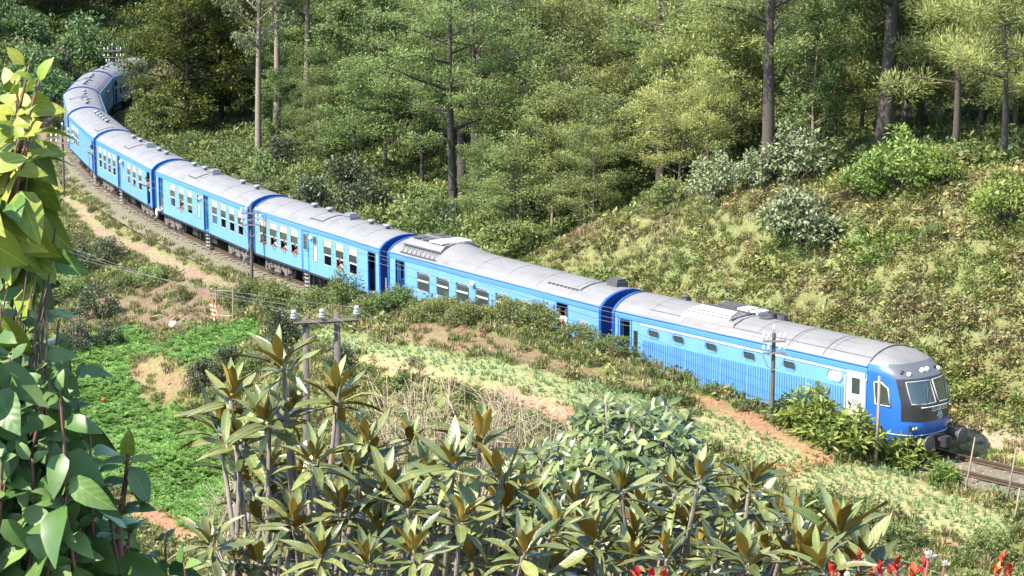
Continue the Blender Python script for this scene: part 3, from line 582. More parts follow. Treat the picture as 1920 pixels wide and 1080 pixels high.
def power_car(L):
    root = thing('power_car', (0, 0, 0), 'blue power car with a rounded black and grey cab leading the train', 'train power car')
    Lb = L - NX0; kx = Lb / 13.65
    ov = [2.36, 3.8, 5.64, 7.7, 9.8]; ov = [o * kx for o in ov]; hn = [(.35, .95, 1.02, 3.0)] + [(o - .28, o + .28, 2.56, 2.82) for o in ov]
    shell(root, Lb, hn, hn, nose=True)
    f = MB(); rframe(f, .72, .40, .19, .06, -.02, .05); fm = f.mesh('oval_window', M_SKY); p = MB(); rplate(p, .62, .32, .15, .01, .02); pm = p.mesh('oval_pane', M_GLASS)
    wf = MB(); rframe(wf, .76, .42, .2, .06, -.025, .05); rplate(wf, .66, .34, .16, -.012, .0); wfm = wf.mesh('white_oval_cover', M_WHITE)
    for s in (-1, 1):
        for o in ov: a = link('oval_window', fm, root, on_side(o, 2.69, s)); link('pane', pm, a)
        link('oval_cover', wfm, root, on_side(12.1 * kx, 2.69, s)); add_door(root, .65, s, 'ajar')
        n = MB(); n.box(-.12, .12, -.006, .02, 0, 1.5); link('dark_slot', n.mesh('dark_slot', M_BLACKMASK), root, on_side(1.3, 1.15, s))
        for a0, a1 in ((1.75, 4.15), (4.22, 6.1), (6.18, 7.55), (7.62, 10.6), (10.7, 12.55)):
            rb = MB(); rb.box(a0 * kx, a1 * kx, -.012, .0, 1.12, 2.36)
            x = a0 * kx
            while x < a1 * kx - .05: rb.box(x + .02, x + .075, -.035, -.012, 1.14, 2.34); x += .125
            link('ribbed_panel', rb.mesh('ribbed_panel', M_RIB), root, Matrix.Translation((0, s * 1.40, 0)) if s < 0 else Matrix.Translation((0, 1.40, 0)) @ Matrix.Scale(-1, 4, (0, 1, 0)))
        tr = MB(); tr.box(1.6 * kx, 12.95 * kx, -.03, .0, 2.93, 2.985); link('trim_strip', tr.mesh('trim_strip', M_WHITE), root, Matrix.Translation((0, s * 1.40, 0)) if s < 0 else Matrix.Translation((0, 1.43, 0)))
        d = MB(); ring(d, -.42, .42, 0, 2.0, .07, -.05, .02); d.box(-.35, .35, -.02, .01, .07, 1.93); ring(d, -.25, .25, 1.12, 1.82, .05, -.035, 0); d.box(-.25, .25, -.032, 0, .68, 1.04); dd = link('cab_door', d.mesh('cab_door', M_WHITE), root, on_side(13.15 * kx, 1.02, s))
        g = MB(); g.box(-.2, .2, -.026, -.021, 1.17, 1.77); link('pane', g.mesh('cab_door_pane', M_GLASS), dd); g = MB(); g.box(-.2, .2, -.038, -.033, .72, 1.0); link('louvre', g.mesh('louvre', M_CONC), dd)
        g = MB()
        for q in (-.48, .48): g.tube([(q, -.08, -.1), (q, -.09, 0), (q, -.09, 1.75), (q, -.02, 1.8)], .02, 5)
        link('grab_rail', g.mesh('grab_rail', M_WHITE), dd)
    # nose shell, coloured by zone
    nb = MB(); zs = [.70, .85, 1.0, 1.15, 1.3, 1.5, 1.7, 1.88, 2.05, 2.2, 2.4, 2.6, 2.8, 2.95, 3.05, 3.16, 3.28, 3.4, 3.5, 3.6, 3.7, 3.76, 3.81, 3.84, 3.865]
    ths = np.linspace(-math.pi / 2, math.pi / 2, 45); k = len(ths); v = [nose_pt(t, z) for z in zs for t in ths]; f = []; mi = []
    for i in range(len(zs) - 1):
        zc = (zs[i] + zs[i + 1]) / 2
        for j in range(k - 1):
            f.append((i * k + j, i * k + j + 1, (i + 1) * k + j + 1, (i + 1) * k + j)); tc_ = abs(ths[j] + ths[j + 1]) / 2
            mi.append(1 if zc > 3.44 else 0)
    nb.v, nb.f, nb.m = v, f, mi; nb.m = mi; nose = nb.build('nose', [M_DEEP, M_ROOF], root, True); nose.location = (L, 0, 0)
    def nz_(name, fn, mt, parent=None, smooth=True):
        q = MB(); fn(q); o = q.build(name, mt, parent or root, smooth); o.location = (L, 0, 0) if parent is None else (0, 0, 0); return o
    nz_('grey_hood', lambda q: npatch(q, -1.02, 1.02, 3.02, 3.47, .012, nt_=24), M_GREYMASK)
    nz_('black_panel', lambda q: nquad(q, -1.22, 1.22, 1.52, 3.02, .010, nt_=24, nz=10), M_BLACKMASK)
    for ya, yb in ((-1.02, -.07), (.07, 1.02)):
        gl = nz_('windscreen', lambda q: nquad(q, ya, yb, 2.16, 2.92, .022), M_SCREEN)
        def fr(q):
            c = [nose_pt(theta_of(y, z), z, .03) for y, z in ((ya, 2.16), ((ya + yb) / 2, 2.15), (yb, 2.16), (yb, 2.5), (yb, 2.92), ((ya + yb) / 2, 2.93), (ya, 2.92), (ya, 2.5))]; q.tube(c + [c[0], c[1]], .032, 6)
        nz_('windscreen_frame', fr, M_CONC, gl); 
        w = nz_('wiper', lambda q: q.tube([nose_pt(theta_of((ya + yb) / 2, 2.1), 2.1, .06), nose_pt(theta_of((ya + yb) / 2 + .25, 2.7), 2.7, .06)], .014, 4), M_VBLK, gl)
    nz_('windscreen_sill', lambda q: q.tube([nose_pt(theta_of(y, 2.04), 2.04, .04) for y in np.linspace(-.75, 1.1, 10)], .022, 5), M_WHITE)
    for s in (-1, 1):
        sw = nz_('cab_side_window', lambda q: npatch(q, *(sorted((s * 1.22, s * 1.47))), 2.02, 2.78, .012, nt_=6), M_GLASS)
        def fr2(q):
            c = [nose_pt(s * t, z, .02) for t, z in ((1.20, 2.0), (1.48, 2.0), (1.48, 2.8), (1.35, 2.82), (1.20, 2.65), (1.20, 2.0))]; q.tube(c, .03, 5)
        nz_('side_window_frame', fr2, M_WHITE, sw)
        def lampbox(q, y=s * .95, z=1.28): p = nose_pt(theta_of(y, z), z, .0); q.box(p[0] - .08, p[0] + .045, y - .2, y + .2, z - .09, z + .10)
        lb = nz_('headlamp', lampbox, M_BLACKMASK, None, False)
        def bulb(q, y=s * .95, z=1.28):
            p = nose_pt(theta_of(y, z), z, .0)
            for dy in (-.09, .08): q.lathe([(.07, .045), (.065, .06), (.02, .066)], (p[0], y + dy, z), 10, axis='X')
        nz_('headlamp_glass', bulb, M_LAMP, lb)
    def top_lamps(q):
        for y, z, r in ((-.13, 3.22, .11), (.13, 3.22, .11), (-.80, 3.17, .09), (.80, 3.17, .09)):
            p = Vector(nose_pt(theta_of(y, z), z, .0)); q.lathe([(r, -.02), (r, .05), (r * .8, .075), (r * .2, .09)], tuple(p), 12, axis='X')
    nz_('roof_headlamp', top_lamps, M_LAMP)
    def dark_lamps(q):
        for y, z in ((-.98, 3.22), (.60, 3.22)): p = nose_pt(theta_of(y, z), z, 0.); q.lathe([(.09, -.02), (.09, .045), (.07, .05)], p, 10, axis='X')
    nz_('marker_lamp', dark_lamps, M_BLACKMASK)
    nz_('skirt_line', lambda q: q.tube([nose_pt(t, 1.0, .012) for t in np.linspace(-1.5, 1.5, 24)], .018, 5), M_WHITE)
    def bf(q):
        q.box(-.9, -.12, -1.15, 1.15, .70, .98); q.box(-.12, .12, -.35, .35, .62, 1.0); q.tube([(0, 0, .8), (.5, 0, .8)], .11, 8); q.box(.3, .55, -.15, .15, .6, .98); q.tube([(.1, -.4, .85), (.3, -.42, .5), (.15, -.45, .35)], .03, 5); q.tube([(.1, .4, .85), (.3, .42, .5), (.15, .45, .35)], .03, 5)
        q.box(-.9, -.3, -1.0, 1.0, .3, .7)
    nz_('buffer_beam', bf, M_DARK, None, False)
    for s in (-1, 1):
        bu = nz_('buffer', lambda q: (q.tube([(-.1, s * .92, .86), (.38, s * .92, .86)], .11, 10), q.lathe([(.1, .36), (.27, .38), (.29, .42), (.28, .46), (.1, .49)], (0, s * .92, .86), 16, axis='X')), M_VBLK, None, False)
    # painted lettering on the black panel
    for txt, z, sz in (('CLASS S12', 1.86, .19), ('403', 1.72, .14), ('937', 1.555, .22)):
        cu = bpy.data.curves.new('lettering', 'FONT'); cu.body = txt; cu.size = sz; cu.align_x = 'CENTER'; cu.extrude = .004; cu.offset = .006
        o = bpy.data.objects.new('tmp', cu); COL.objects.link(o); dg = bpy.context.evaluated_depsgraph_get(); me_ = bpy.data.meshes.new_from_object(o.evaluated_get(dg)); bpy.data.objects.remove(o)
        for vv in me_.vertices:
            y = vv.co.x + .12; zz = vv.co.y + z; p = nose_pt(theta_of(y, zz), zz, .02 + vv.co.z); vv.co = p
        me_.materials.clear(); me_.materials.append(M_WHITE); o = link('lettering', me_, root); o.location = (L, 0, 0)
    # roof gear
    gr = MB(); x0 = 3.6 * kx; cp_ = mirror([(1.14, 3.55), (1.02, 3.70), (.62, 3.83), (0.2, 3.88)]); loft(gr, cp_, [x0, x0 + 2.9]); gr.add([(x0, y, z) for y, z in cp_], [tuple(range(len(cp_)))]); gr.add([(x0 + 2.9, y, z) for y, z in cp_], [tuple(range(len(cp_)))]); zz = lambda y: float(np.interp(abs(y), [.2, .62, 1.02, 1.14], [3.88, 3.83, 3.70, 3.55])); g0 = gr.build('roof_cooler', M_ROOF, root)
    gr = MB()
    for q in range(5): gr.box(x0 + .1, x0 + 2.5 - .1 * q, -.98 + .21 * q, -.86 + .21 * q, zz(-.92 + .21 * q) - .03, zz(-.92 + .21 * q) + .045)
    gr.build('cooler_slats', M_WHITE, g0)
    gr = MB()
    for q in range(4): gr.box(x0 + .1, x0 + 2.4, -.85 + .21 * q, -.78 + .21 * q, zz(-.82 + .21 * q) - .03, zz(-.82 + .21 * q) + .03)
    gr.box(x0 + .1, x0 + 2.8, .1, .2, 3.86, 3.95); gr.box(x0 + .6, x0 + 1.6, .35, .9, 3.7, 3.99); gr.tube([(x0 + .3, 1.0, 3.98), (x0 + 2.8, 1.0, 3.98)], .025, 5); gr.tube([(x0 + 2.6, -.9, 3.80), (x0 + 2.7, 0, 3.93), (x0 + 2.75, .9, 3.85)], .05, 5); gr.build('cooler_grille', M_VBLK, g0)
    gr = MB(); gr.box(x0 + 1.7, x0 + 2.3, .32, .95, 3.7, 3.99); gr.box(x0 + 2.4, x0 + 2.85, .3, .95, 3.7, 3.97); gr.build('cooler_cover', M_WHITE, g0)
    for q in (7.0, 7.55): e = MB(); e.lathe([(.2, -.15), (.22, .25), (.17, .25), (.17, .05)], n=12); link('exhaust_stack', e.mesh('exhaust_stack', M_VBLK), root, Matrix.Translation((q * kx, .55, 3.78)))
    e = MB(); e.box(-.2, .2, -.15, .15, -.1, .12); e.lathe([(.17, .12), (.2, .18), (.1, .24)], n=10); link('roof_ventilator', e.mesh('dark_ventilator', M_VBLK), root, Matrix.Translation((2.2 * kx, .5, 3.8)))
    e = MB(); e.lathe([(.26, -.04), (.26, .05), (.2, .06)], n=14); link('roof_hatch', e.mesh('roof_hatch', M_VBLK), root, Matrix.Translation((6.1 * kx + 1.0, .1, 3.86)))
    e = MB()
    for s in (-1, 1): loft(e, [(s * 1.1, 3.582), (s * 1.13, 3.565)], [1.8 * kx, Lb])
    for x in (9.6 * kx, 11.4 * kx): loft(e, [(y, z + .016) for y, z in mirror([(1.33, 3.36)] + ROOFP[3:])], [x, x + .03])
    e.tube([(Lb, y, roof_z(y) + .03) for y in np.linspace(-1.25, 1.25, 12)], .025, 4); e.build('roof_seam', M_VBLK, root)
    return root
M_RIB = mat('mid_blue_ribs', (.085, .225, .42), .4, var=.12, scale=2, dirt=(.06, .12, .22, .5), dscale=2, streak=(1.5, 1.5, .25))
M_SCREEN = mat('windscreen_glass', (.03, .05, .045), .04, spec=1.0)
a = SPAN['A'][0]; b = SPAN['A'][1]
CARROOT['A'] = power_car(LEN['A']); place(CARROOT['A'], a, b, LEN['A'])
# ------------------------------------------------------------------ foliage tools
def cards(C, D, N, L, W):
    """leaf quads: base C, along D, facing N; returns verts, faces"""
    D = D / np.linalg.norm(D, axis=1)[:, None]; Sd = np.cross(N, D); Sd /= np.maximum(np.linalg.norm(Sd, axis=1)[:, None], 1e-6)
    L = np.broadcast_to(L, len(C))[:, None]; W = np.broadcast_to(W, len(C))[:, None]; U = np.cross(D, Sd)
    mid = C + D * L * .48; V = np.stack([C, mid + Sd * W * .5 + U * L * .05, C + D * L, mid - Sd * W * .5 + U * L * .05], 1).reshape(-1, 3)
    F = np.arange(len(C) * 4).reshape(-1, 4); return V, F
def unit(n, rng): v = rng.normal(size=(n, 3)); return v / np.linalg.norm(v, axis=1)[:, None]
def clump(name, m, n, rad, hgt, L, W, seed, up=.5, tone=(0, 1)):
    rng = np.random.default_rng(seed); a = rng.uniform(0, 2 * np.pi, n); r = rad * np.sqrt(rng.uniform(0, 1, n)); h = rng.uniform(0, 1, n) ** .7 * hgt * (1 - (r / rad) ** 2 * .6)
    C = np.stack([r * np.cos(a), r * np.sin(a), h], 1); D = unit(n, rng) * .8 + np.stack([np.cos(a), np.sin(a), np.full(n, up)], 1); N = unit(n, rng) * .7 + [0, 0, 1]
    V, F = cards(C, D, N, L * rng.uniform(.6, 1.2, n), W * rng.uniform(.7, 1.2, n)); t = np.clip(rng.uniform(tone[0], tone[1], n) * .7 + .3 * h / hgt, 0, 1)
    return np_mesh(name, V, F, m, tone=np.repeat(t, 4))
def tuft(name, m, n, rad, hgt, W, seed, droop=.35):
    rng = np.random.default_rng(seed); a = rng.uniform(0, 2 * np.pi, n); r = rad * np.sqrt(rng.uniform(0, 1, n)); C = np.stack([r * np.cos(a), r * np.sin(a), np.zeros(n)], 1)
    b = rng.uniform(0, 2 * np.pi, n); lean = rng.uniform(.05, .6, n) + droop * .3; D = np.stack([np.cos(b) * lean, np.sin(b) * lean, np.ones(n)], 1); N = np.stack([np.cos(b), np.sin(b), -lean], 1) * -1
    V, F = cards(C, D, N, hgt * rng.uniform(.5, 1.1, n), W * rng.uniform(.7, 1.3, n)); return np_mesh(name, V, F, m, tone=np.repeat(rng.uniform(0, 1, n), 4))
def frond(name, m, n, rad, seed):
    """low feathery rosette of a root crop: many short leaflets along arching stalks"""
    rng = np.random.default_rng(seed); Cs, Ds, Ns = [], [], []
    for i in range(n):
        a = rng.uniform(0, 6.28); l = rad * rng.uniform(.7, 1.1)
        for t in np.linspace(.25, 1, 6):
            p = np.array([math.cos(a) * l * t, math.sin(a) * l * t, l * (1.1 * t - .55 * t * t)])
            for s in (-1, 1): Cs.append(p); Ds.append([math.cos(a + s * 1.0), math.sin(a + s * 1.0), .25 + rng.normal() * .3]); Ns.append([0, 0, 1])
    V, F = cards(np.array(Cs), np.array(Ds), np.array(Ns), rad * .35, rad * .16); return np_mesh(name, V, F, m, tone=np.repeat(rng.uniform(0, 1, len(Cs)), 4))
def scatter(name, pts, scl, protos, label, which=None):
    """one object of kind stuff: instances of a few clumps on a cloud of points"""
    pc = bpy.data.collections.new(name + '_kinds')
    for i, p in enumerate(protos): pc.objects.link(bpy.data.objects.new('%s_kind_%d' % (name, i), p))
    n = len(pts); me = bpy.data.meshes.new(name); me.vertices.add(n); me.vertices.foreach_set('co', np.asarray(pts, np.float32).ravel())
    rot = np.stack([RNG.normal(0, .12, n), RNG.normal(0, .12, n), RNG.uniform(0, 6.28, n)], 1)
    for an, ty, da in (('rot', 'FLOAT_VECTOR', rot), ('scl', 'FLOAT', scl), ('pick', 'INT', RNG.integers(0, len(protos), n) if which is None else which)):
        a = me.attributes.new(an, ty, 'POINT'); a.data.foreach_set('vector' if ty == 'FLOAT_VECTOR' else 'value', np.asarray(da).ravel())
    o = tag(link(name, me), kind='stuff', label=label)
    ng = bpy.data.node_groups.new(name, 'GeometryNodeTree'); ng.interface.new_socket('Geometry', in_out='INPUT', socket_type='NodeSocketGeometry'); ng.interface.new_socket('Geometry', in_out='OUTPUT', socket_type='NodeSocketGeometry')
    N, Lk = ng.nodes, ng.links; gi, go = N.new('NodeGroupInput'), N.new('NodeGroupOutput'); ip = N.new('GeometryNodeInstanceOnPoints'); ci = N.new('GeometryNodeCollectionInfo')
    ci.inputs['Collection'].default_value = pc; ci.inputs['Separate Children'].default_value = True; ci.inputs['Reset Children'].default_value = True
    def na(nm, t): q = N.new('GeometryNodeInputNamedAttribute'); q.data_type = t; q.inputs['Name'].default_value = nm; return [s for s in q.outputs if s.enabled][0]
    er = N.new('FunctionNodeEulerToRotation'); Lk.new(na('rot', 'FLOAT_VECTOR'), er.inputs[0])
    Lk.new(gi.outputs[0], ip.inputs['Points']); Lk.new(ci.outputs[0], ip.inputs['Instance']); ip.inputs['Pick Instance'].default_value = True
    Lk.new(na('pick', 'INT'), ip.inputs['Instance Index']); Lk.new(er.outputs[0], ip.inputs['Rotation']); Lk.new(na('scl', 'FLOAT'), ip.inputs['Scale']); Lk.new(ip.outputs[0], go.inputs[0])
    o.modifiers.new('scatter', 'NODES').node_group = ng; return o
# ------------------------------------------------------------------ ground cover
G_GRASS = leafmat('grass_blades', (.085, .115, .027), (.215, .23, .075), .6, .3, .25, .03, (.7, 1.3))
G_DRY = leafmat('dry_grass', (.20, .165, .078), (.37, .31, .155), .7, .25, .2, .02, (.7, 1.3))
G_BANK = leafmat('bank_scrub_leaf', (.135, .145, .036), (.315, .305, .098), .55, .3, .35, .03, (.55, 1.35))
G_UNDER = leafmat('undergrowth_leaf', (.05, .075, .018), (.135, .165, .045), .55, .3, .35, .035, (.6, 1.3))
G_CARROT = leafmat('carrot_leaf', (.085, .19, .03), (.19, .32, .075), .55, .35, .3, .012, (.75, 1.2))
G_LEEK = leafmat('leek_leaf', (.17, .26, .09), (.33, .43, .18), .5, .3, .35, .02, (.8, 1.25))
G_BUSH = leafmat('thicket_leaf', (.05, .085, .02), (.13, .18, .05), .5, .3, .3, .03, (.7, 1.25))
_n = 14 * 78 * 153; PX = RNG.uniform(-44, 34, _n); PY = RNG.uniform(62, 215, _n)
PZ, PD, PT = height(PX, PY); P3 = np.stack([PX, PY, PZ], 1); pj = project(P3)
ok = (pj[:, 0] > -50) & (pj[:, 0] < 1970) & (pj[:, 1] > -20) & (pj[:, 1] < 1130) & (np.abs(PD) > 1.9); P3, PD, PT, pj = P3[ok], PD[ok], PT[ok], pj[ok]
PZN = zone(P3, PD, PT); U = RNG.uniform(0, 1, len(P3)); CHIP = wob(P3[:, 0], P3[:, 1], .55, 7)
def pick(mask, p): k = mask & (U < p); return P3[k], RNG.uniform(.6, 1.35, k.sum())
isz = lambda *a: np.isin(PZN, a)
bank_leafy = isz('bank') & ~((PD > -4.0) & (PT < 86))
right = sst(84, 97, PT)
G_BROWN = leafmat('withered_scrub_leaf', (.165, .135, .055), (.31, .265, .115), .6, .25, .25, .02, (.6, 1.3)); G_GREEN = leafmat('fresh_scrub_leaf', (.09, .15, .03), (.24, .33, .085), .5, .32, .35, .02, (.7, 1.25))
def patchy(p):                                           # which of three kinds grows where: patches some metres wide
    v = wob(p[:, 0], p[:, 1], .8, 11) + RNG.normal(0, .35, len(p)); return np.where(v > .5, 2, np.where(v < -.22, 1, 0)) * 2 + RNG.integers(0, 2, len(p))
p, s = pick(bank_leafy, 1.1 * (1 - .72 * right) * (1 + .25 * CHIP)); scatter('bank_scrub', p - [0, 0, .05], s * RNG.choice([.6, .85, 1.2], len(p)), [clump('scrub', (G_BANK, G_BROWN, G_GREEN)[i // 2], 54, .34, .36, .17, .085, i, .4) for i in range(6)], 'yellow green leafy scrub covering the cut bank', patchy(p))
p, s = pick(bank_leafy | (isz('bank') & (U < .35)), .55 + .45 * right); scatter('bank_grass', p, s * .75, [tuft('bank_tuft', (G_GRASS, G_DRY, G_BANK)[i // 2], 40, .26, .36, .035, 20 + i) for i in range(6)], 'rough grass on the cut bank', patchy(p))
p, s = pick(isz('grass') | isz('verge') & (U < .7) | isz('scrubdirt', 'brown', 'mound') & (U < .16), .62 + .2 * CHIP); scatter('embankment_grass', p, s * .9, [tuft('grass_tuft', G_GRASS if i % 4 else G_DRY, 34, .24, .36, .045, 40 + i) for i in range(5)], 'rough grass on the embankment and field edges')
p, s = pick(isz('grass'), .13 + .22 * np.clip(CHIP, 0, 1)); scatter('embankment_weeds', p, s, [clump('weed', G_UNDER if i % 2 else G_BANK, 40, .30, .40, .17, .085, 60 + i) for i in range(4)], 'leafy weeds on the embankment')
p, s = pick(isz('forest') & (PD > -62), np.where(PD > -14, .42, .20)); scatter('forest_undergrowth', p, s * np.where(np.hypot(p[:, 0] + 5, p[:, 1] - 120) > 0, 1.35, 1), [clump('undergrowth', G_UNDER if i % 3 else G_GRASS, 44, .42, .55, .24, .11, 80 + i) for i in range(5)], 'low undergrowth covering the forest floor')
_n2 = 5200; QX = RNG.uniform(-75, -30, _n2); QY = RNG.uniform(165, 345, _n2); QZ, QD, QT = height(QX, QY); k = (QD > 5) & (np.abs(project(np.stack([QX, QY, QZ], 1))[:, 0] - 150) < 330)
scatter('hillside_thicket', np.stack([QX, QY, QZ], 1)[k], RNG.uniform(2.0, 4.2, k.sum()), [clump('thicket', G_UNDER if i % 2 else G_BUSH, 120, .42, .5, .13, .06, 170 + i) for i in range(4)], 'dense green thicket on the hillside beyond the bend')
# carrots in rows, leeks in rows
def rows(polys, sp, ang, jit, dens):
    out = []; a = np.array([math.cos(ang), math.sin(ang)]); b = np.array([-a[1], a[0]])
    g = np.arange(-90, 90, sp); h = np.arange(-90, 90, dens); A, B = np.meshgrid(g, h); Q = np.array([-8, 92]) + A.reshape(-1, 1) * b + B.reshape(-1, 1) * a; Q += RNG.normal(0, jit, Q.shape)
    Q = Q[(Q[:, 0] > -42) & (Q[:, 0] < 34) & (Q[:, 1] > 62) & (Q[:, 1] < 135)]
    z, d, t = height(Q[:, 0], Q[:, 1]); P = np.stack([Q[:, 0], Q[:, 1], z], 1); q = zone(P, d, t); return P[np.isin(q, polys)]
p = rows(('carrot', 'lobe_l', 'lobe_r'), .40, R(-62), .06, .16); k = (wob(p[:, 0], p[:, 1], 1.3, 6) < .78) & (RNG.uniform(0, 1, len(p)) < .93); p = p[k]; scatter('carrot_crop', p, RNG.uniform(.6, 1.4, len(p)) * (1 + .22 * wob(p[:, 0], p[:, 1], .7, 8)), [frond('carrot_top', G_CARROT, 9, .26, 100 + i) for i in range(4)], 'feathery bright green carrot tops in the field')
p = rows(('t1', 't2', 't3', 'step'), .36, R(-36), .05, .22); p = p[RNG.uniform(0, 1, len(p)) < np.clip(.75 + .5 * wob(p[:, 0], p[:, 1], .45, 2), .12, .95)]; scatter('leek_crop', p, RNG.uniform(.5, 1.0, len(p)), [tuft('leek', G_LEEK, 13, .07, .30, .04, 120 + i, .5) for i in range(4)], 'thin rows of pale green leeks on the terraces')
p, s = pick(isz('t1', 't2', 't3', 'edge', 'orange', 'step'), .05); scatter('terrace_weeds', p, s * .7, [tuft('dry_tuft', G_DRY if i % 2 else G_GRASS, 22, .2, .24, .04, 140 + i) for i in range(4)], 'dry grass and weeds between the crop rows')
# stones and clods on bare earth
M_CLOD = mat('earth_clod', (.22, .13, .08), .95, var=.5, scale=7, bump=.6); M_STONE = mat('ballast_pebble', (.20, .17, .14), .9, var=.5, scale=9)
def pebble(m, seed):
    b = bmesh.new(); bmesh.ops.create_icosphere(b, subdivisions=1, radius=.1); rr = random.Random(seed)
    for v in b.verts: v.co *= rr.uniform(.6, 1.3); v.co.z *= .7
    me = bpy.data.meshes.new('pebble'); b.to_mesh(me); b.free(); me.materials.append(m); return me
p, s = pick(isz('orange', 'brown', 'scrubdirt', 'mound', 'edge', 't3dirt', 'lowdirt', 'step'), .28); scatter('earth_clods', p, s * .8, [pebble(M_CLOD, i) for i in range(4)], 'lumps of bare brown earth')
_n = 9000; sa = RNG.uniform(s0, s1, _n); xa, ya, ha = track_at(sa); off = RNG.normal(0, 1.2, _n); Q = np.stack([xa - np.sin(ha) * off, ya + np.cos(ha) * off, np.where(np.abs(off) < 1.6, -.05, -.2)], 1); scatter('ballast_stones', Q[np.abs(off) < 2.3], RNG.uniform(.3, .8, (np.abs(off) < 2.3).sum()), [pebble(M_STONE, 9 + i) for i in range(3)], 'crushed stone along the track')
# ------------------------------------------------------------------ trees and shrubs
B_DARK = mat('dark_bark', (.055, .042, .032), .9, var=.4, scale=5, bump=.7); B_PALE = mat('pale_bark', (.20, .15, .105), .85, var=.35, scale=4, bump=.5)
B_RED = mat('reddish_bark', (.13, .085, .055), .9, var=.35, scale=5, bump=.6)
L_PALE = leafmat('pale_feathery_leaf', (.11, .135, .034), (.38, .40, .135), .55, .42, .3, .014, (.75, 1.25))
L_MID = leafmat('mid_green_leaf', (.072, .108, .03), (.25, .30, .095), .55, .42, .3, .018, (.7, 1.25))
L_OLIVE = leafmat('dark_olive_leaf', (.04, .055, .009), (.125, .135, .02), .55, .3, .3, .015, (.8, 1.15))
L_TALL = leafmat('grey_green_leaf', (.09, .11, .045), (.27, .28, .12), .5, .3, .35, .02, (.75, 1.2))
L_SILVER = leafmat('silvery_leaf', (.095, .128, .05), (.28, .31, .165), .5, .2, .32, .015, (.85, 1.15))
L_LIME = leafmat('lime_leaf', (.09, .14, .022), (.21, .26, .06), .5, .35, .35, .02, (.8, 1.2))
L_DEEP = leafmat('deep_green_leaf', (.028, .042, .016), (.08, .10, .045), .45, .2, .4, .02, (.8, 1.2))
L_BUSH = leafmat('bush_leaf', (.06, .095, .022), (.16, .19, .055), .55, .3, .3, .03, (.75, 1.25))
L_FAR = leafmat('bright_bush_leaf', (.05, .10, .028), (.12, .19, .06), .5, .3, .35, .02, (.8, 1.2))
def pad_cards(rng, c, rx, rz, n, L, W, mode):
    """leaves of one spray round the point c"""
    q = unit(n, rng) * (rng.uniform(0, 1, n) ** .45)[:, None]; C = c + q * [rx, rx, rz]
    out = np.stack([q[:, 0], q[:, 1], q[:, 2] * .3], 1)
    if mode == 'flat': D = out + unit(n, rng) * .55 + [0, 0, .08]; N = unit(n, rng) * .55 + [0, 0, 1]
    elif mode == 'droop': D = unit(n, rng) * .6 + out * .5 + [0, 0, -.7]; N = unit(n, rng)
    elif mode == 'needle': D = q * 1.3 + unit(n, rng) * .5 + [0, 0, .35]; N = unit(n, rng) + [0, 0, .5]
    else: D = q + unit(n, rng) * .9; N = unit(n, rng) * .8 + q + [0, 0, .5]
    V, F = cards(C, D, N, L * rng.uniform(.6, 1.25, n), W * rng.uniform(.7, 1.2, n)); t = np.clip(.45 + .6 * q[:, 2] + rng.normal(0, .2, n), 0, 1); return V, F, np.repeat(t, 4)  # tone rises with height: top light and under shade put into leaf colour
def grow(name, seed, H, r0, nb, start, reach, padr, padn, L, W, mode, leaf, bark, lean=.04, rise=.25, shape='cone', fork=0):
    """trunk with limbs (one mesh) and a crown of separate sprays (one mesh); height H, limbs from start*H up"""
    rng = np.random.default_rng(seed); t = MB(); k = 9; ph = rng.uniform(0, 6, 2); bend = lambda q: np.array([lean * H * math.sin(q * 2.2 + ph[0]) * q, lean * H * math.sin(q * 2.7 + ph[1]) * q, H * q])
    t.tube([bend(q) for q in np.linspace(0, .97, k)] if H > 0 else [], [max(.025, r0 * (1.25 if i == 0 else 1) * (1 - .86 * i / (k - 1))) for i in range(k)], 8)
    Vs, Fs, Ts, o = [], [], [], 0
    def spray(c, rx, n):
        nonlocal o
        V, F, T = pad_cards(rng, c, rx, rx * (.5 if mode == 'flat' else .8), n, L, W, mode); Vs.append(V); Fs.append(F + o); Ts.append(T); o += len(V)
    ga = rng.uniform(0, 6)
    for i in range(nb):
        q = start + (1 - start) * ((i + .5) / nb) ** .9; ga += 2.4 + rng.normal(0, .3); base = bend(q); rel = (q - start) / (1 - start)
        if shape == 'cone': ln = reach * (1 - .68 * rel)
        elif shape == 'dome': ln = reach * (.45 + .75 * math.sin(math.pi * (.15 + .75 * rel)))
        else: ln = reach * (.55 + .6 * rel)
        ln *= rng.uniform(.7, 1.2); d = np.array([math.cos(ga), math.sin(ga), rise + rng.normal(0, .12)]); mid = base + d * ln * .55 + [0, 0, .03 * ln]; end = base + d * ln + [0, 0, ln * .12 * rng.normal()]
        rb = max(.018, r0 * .38 * (1 - .7 * rel)); t.tube([base, mid, end], [rb, rb * .65, rb * .25], 5, cap=False)
        ns = max(2, int(round(ln / padr * 1.5)))
        for j in range(ns):
            u = .35 + .65 * (j + .6) / ns; c = base + (end - base) * u + np.array([rng.normal(), rng.normal(), rng.normal() * .5 + .2]) * padr * .45
            spray(c, padr * rng.uniform(.65, 1.2), int(padn * rng.uniform(.7, 1.2)))
            if rng.uniform() < .5: t.tube([base + (end - base) * (u - .12), c], [rb * .35, .012], 4, cap=False)
    for j in range(3): spray(bend(.93 + .03 * j) + rng.normal(size=3) * padr * .3, padr * .8, padn)
    tm = t.mesh('trunk', bark, True); cm = np_mesh('crown', np.concatenate(Vs), np.concatenate(Fs), leaf, tone=np.concatenate(Ts)); return tm, cm
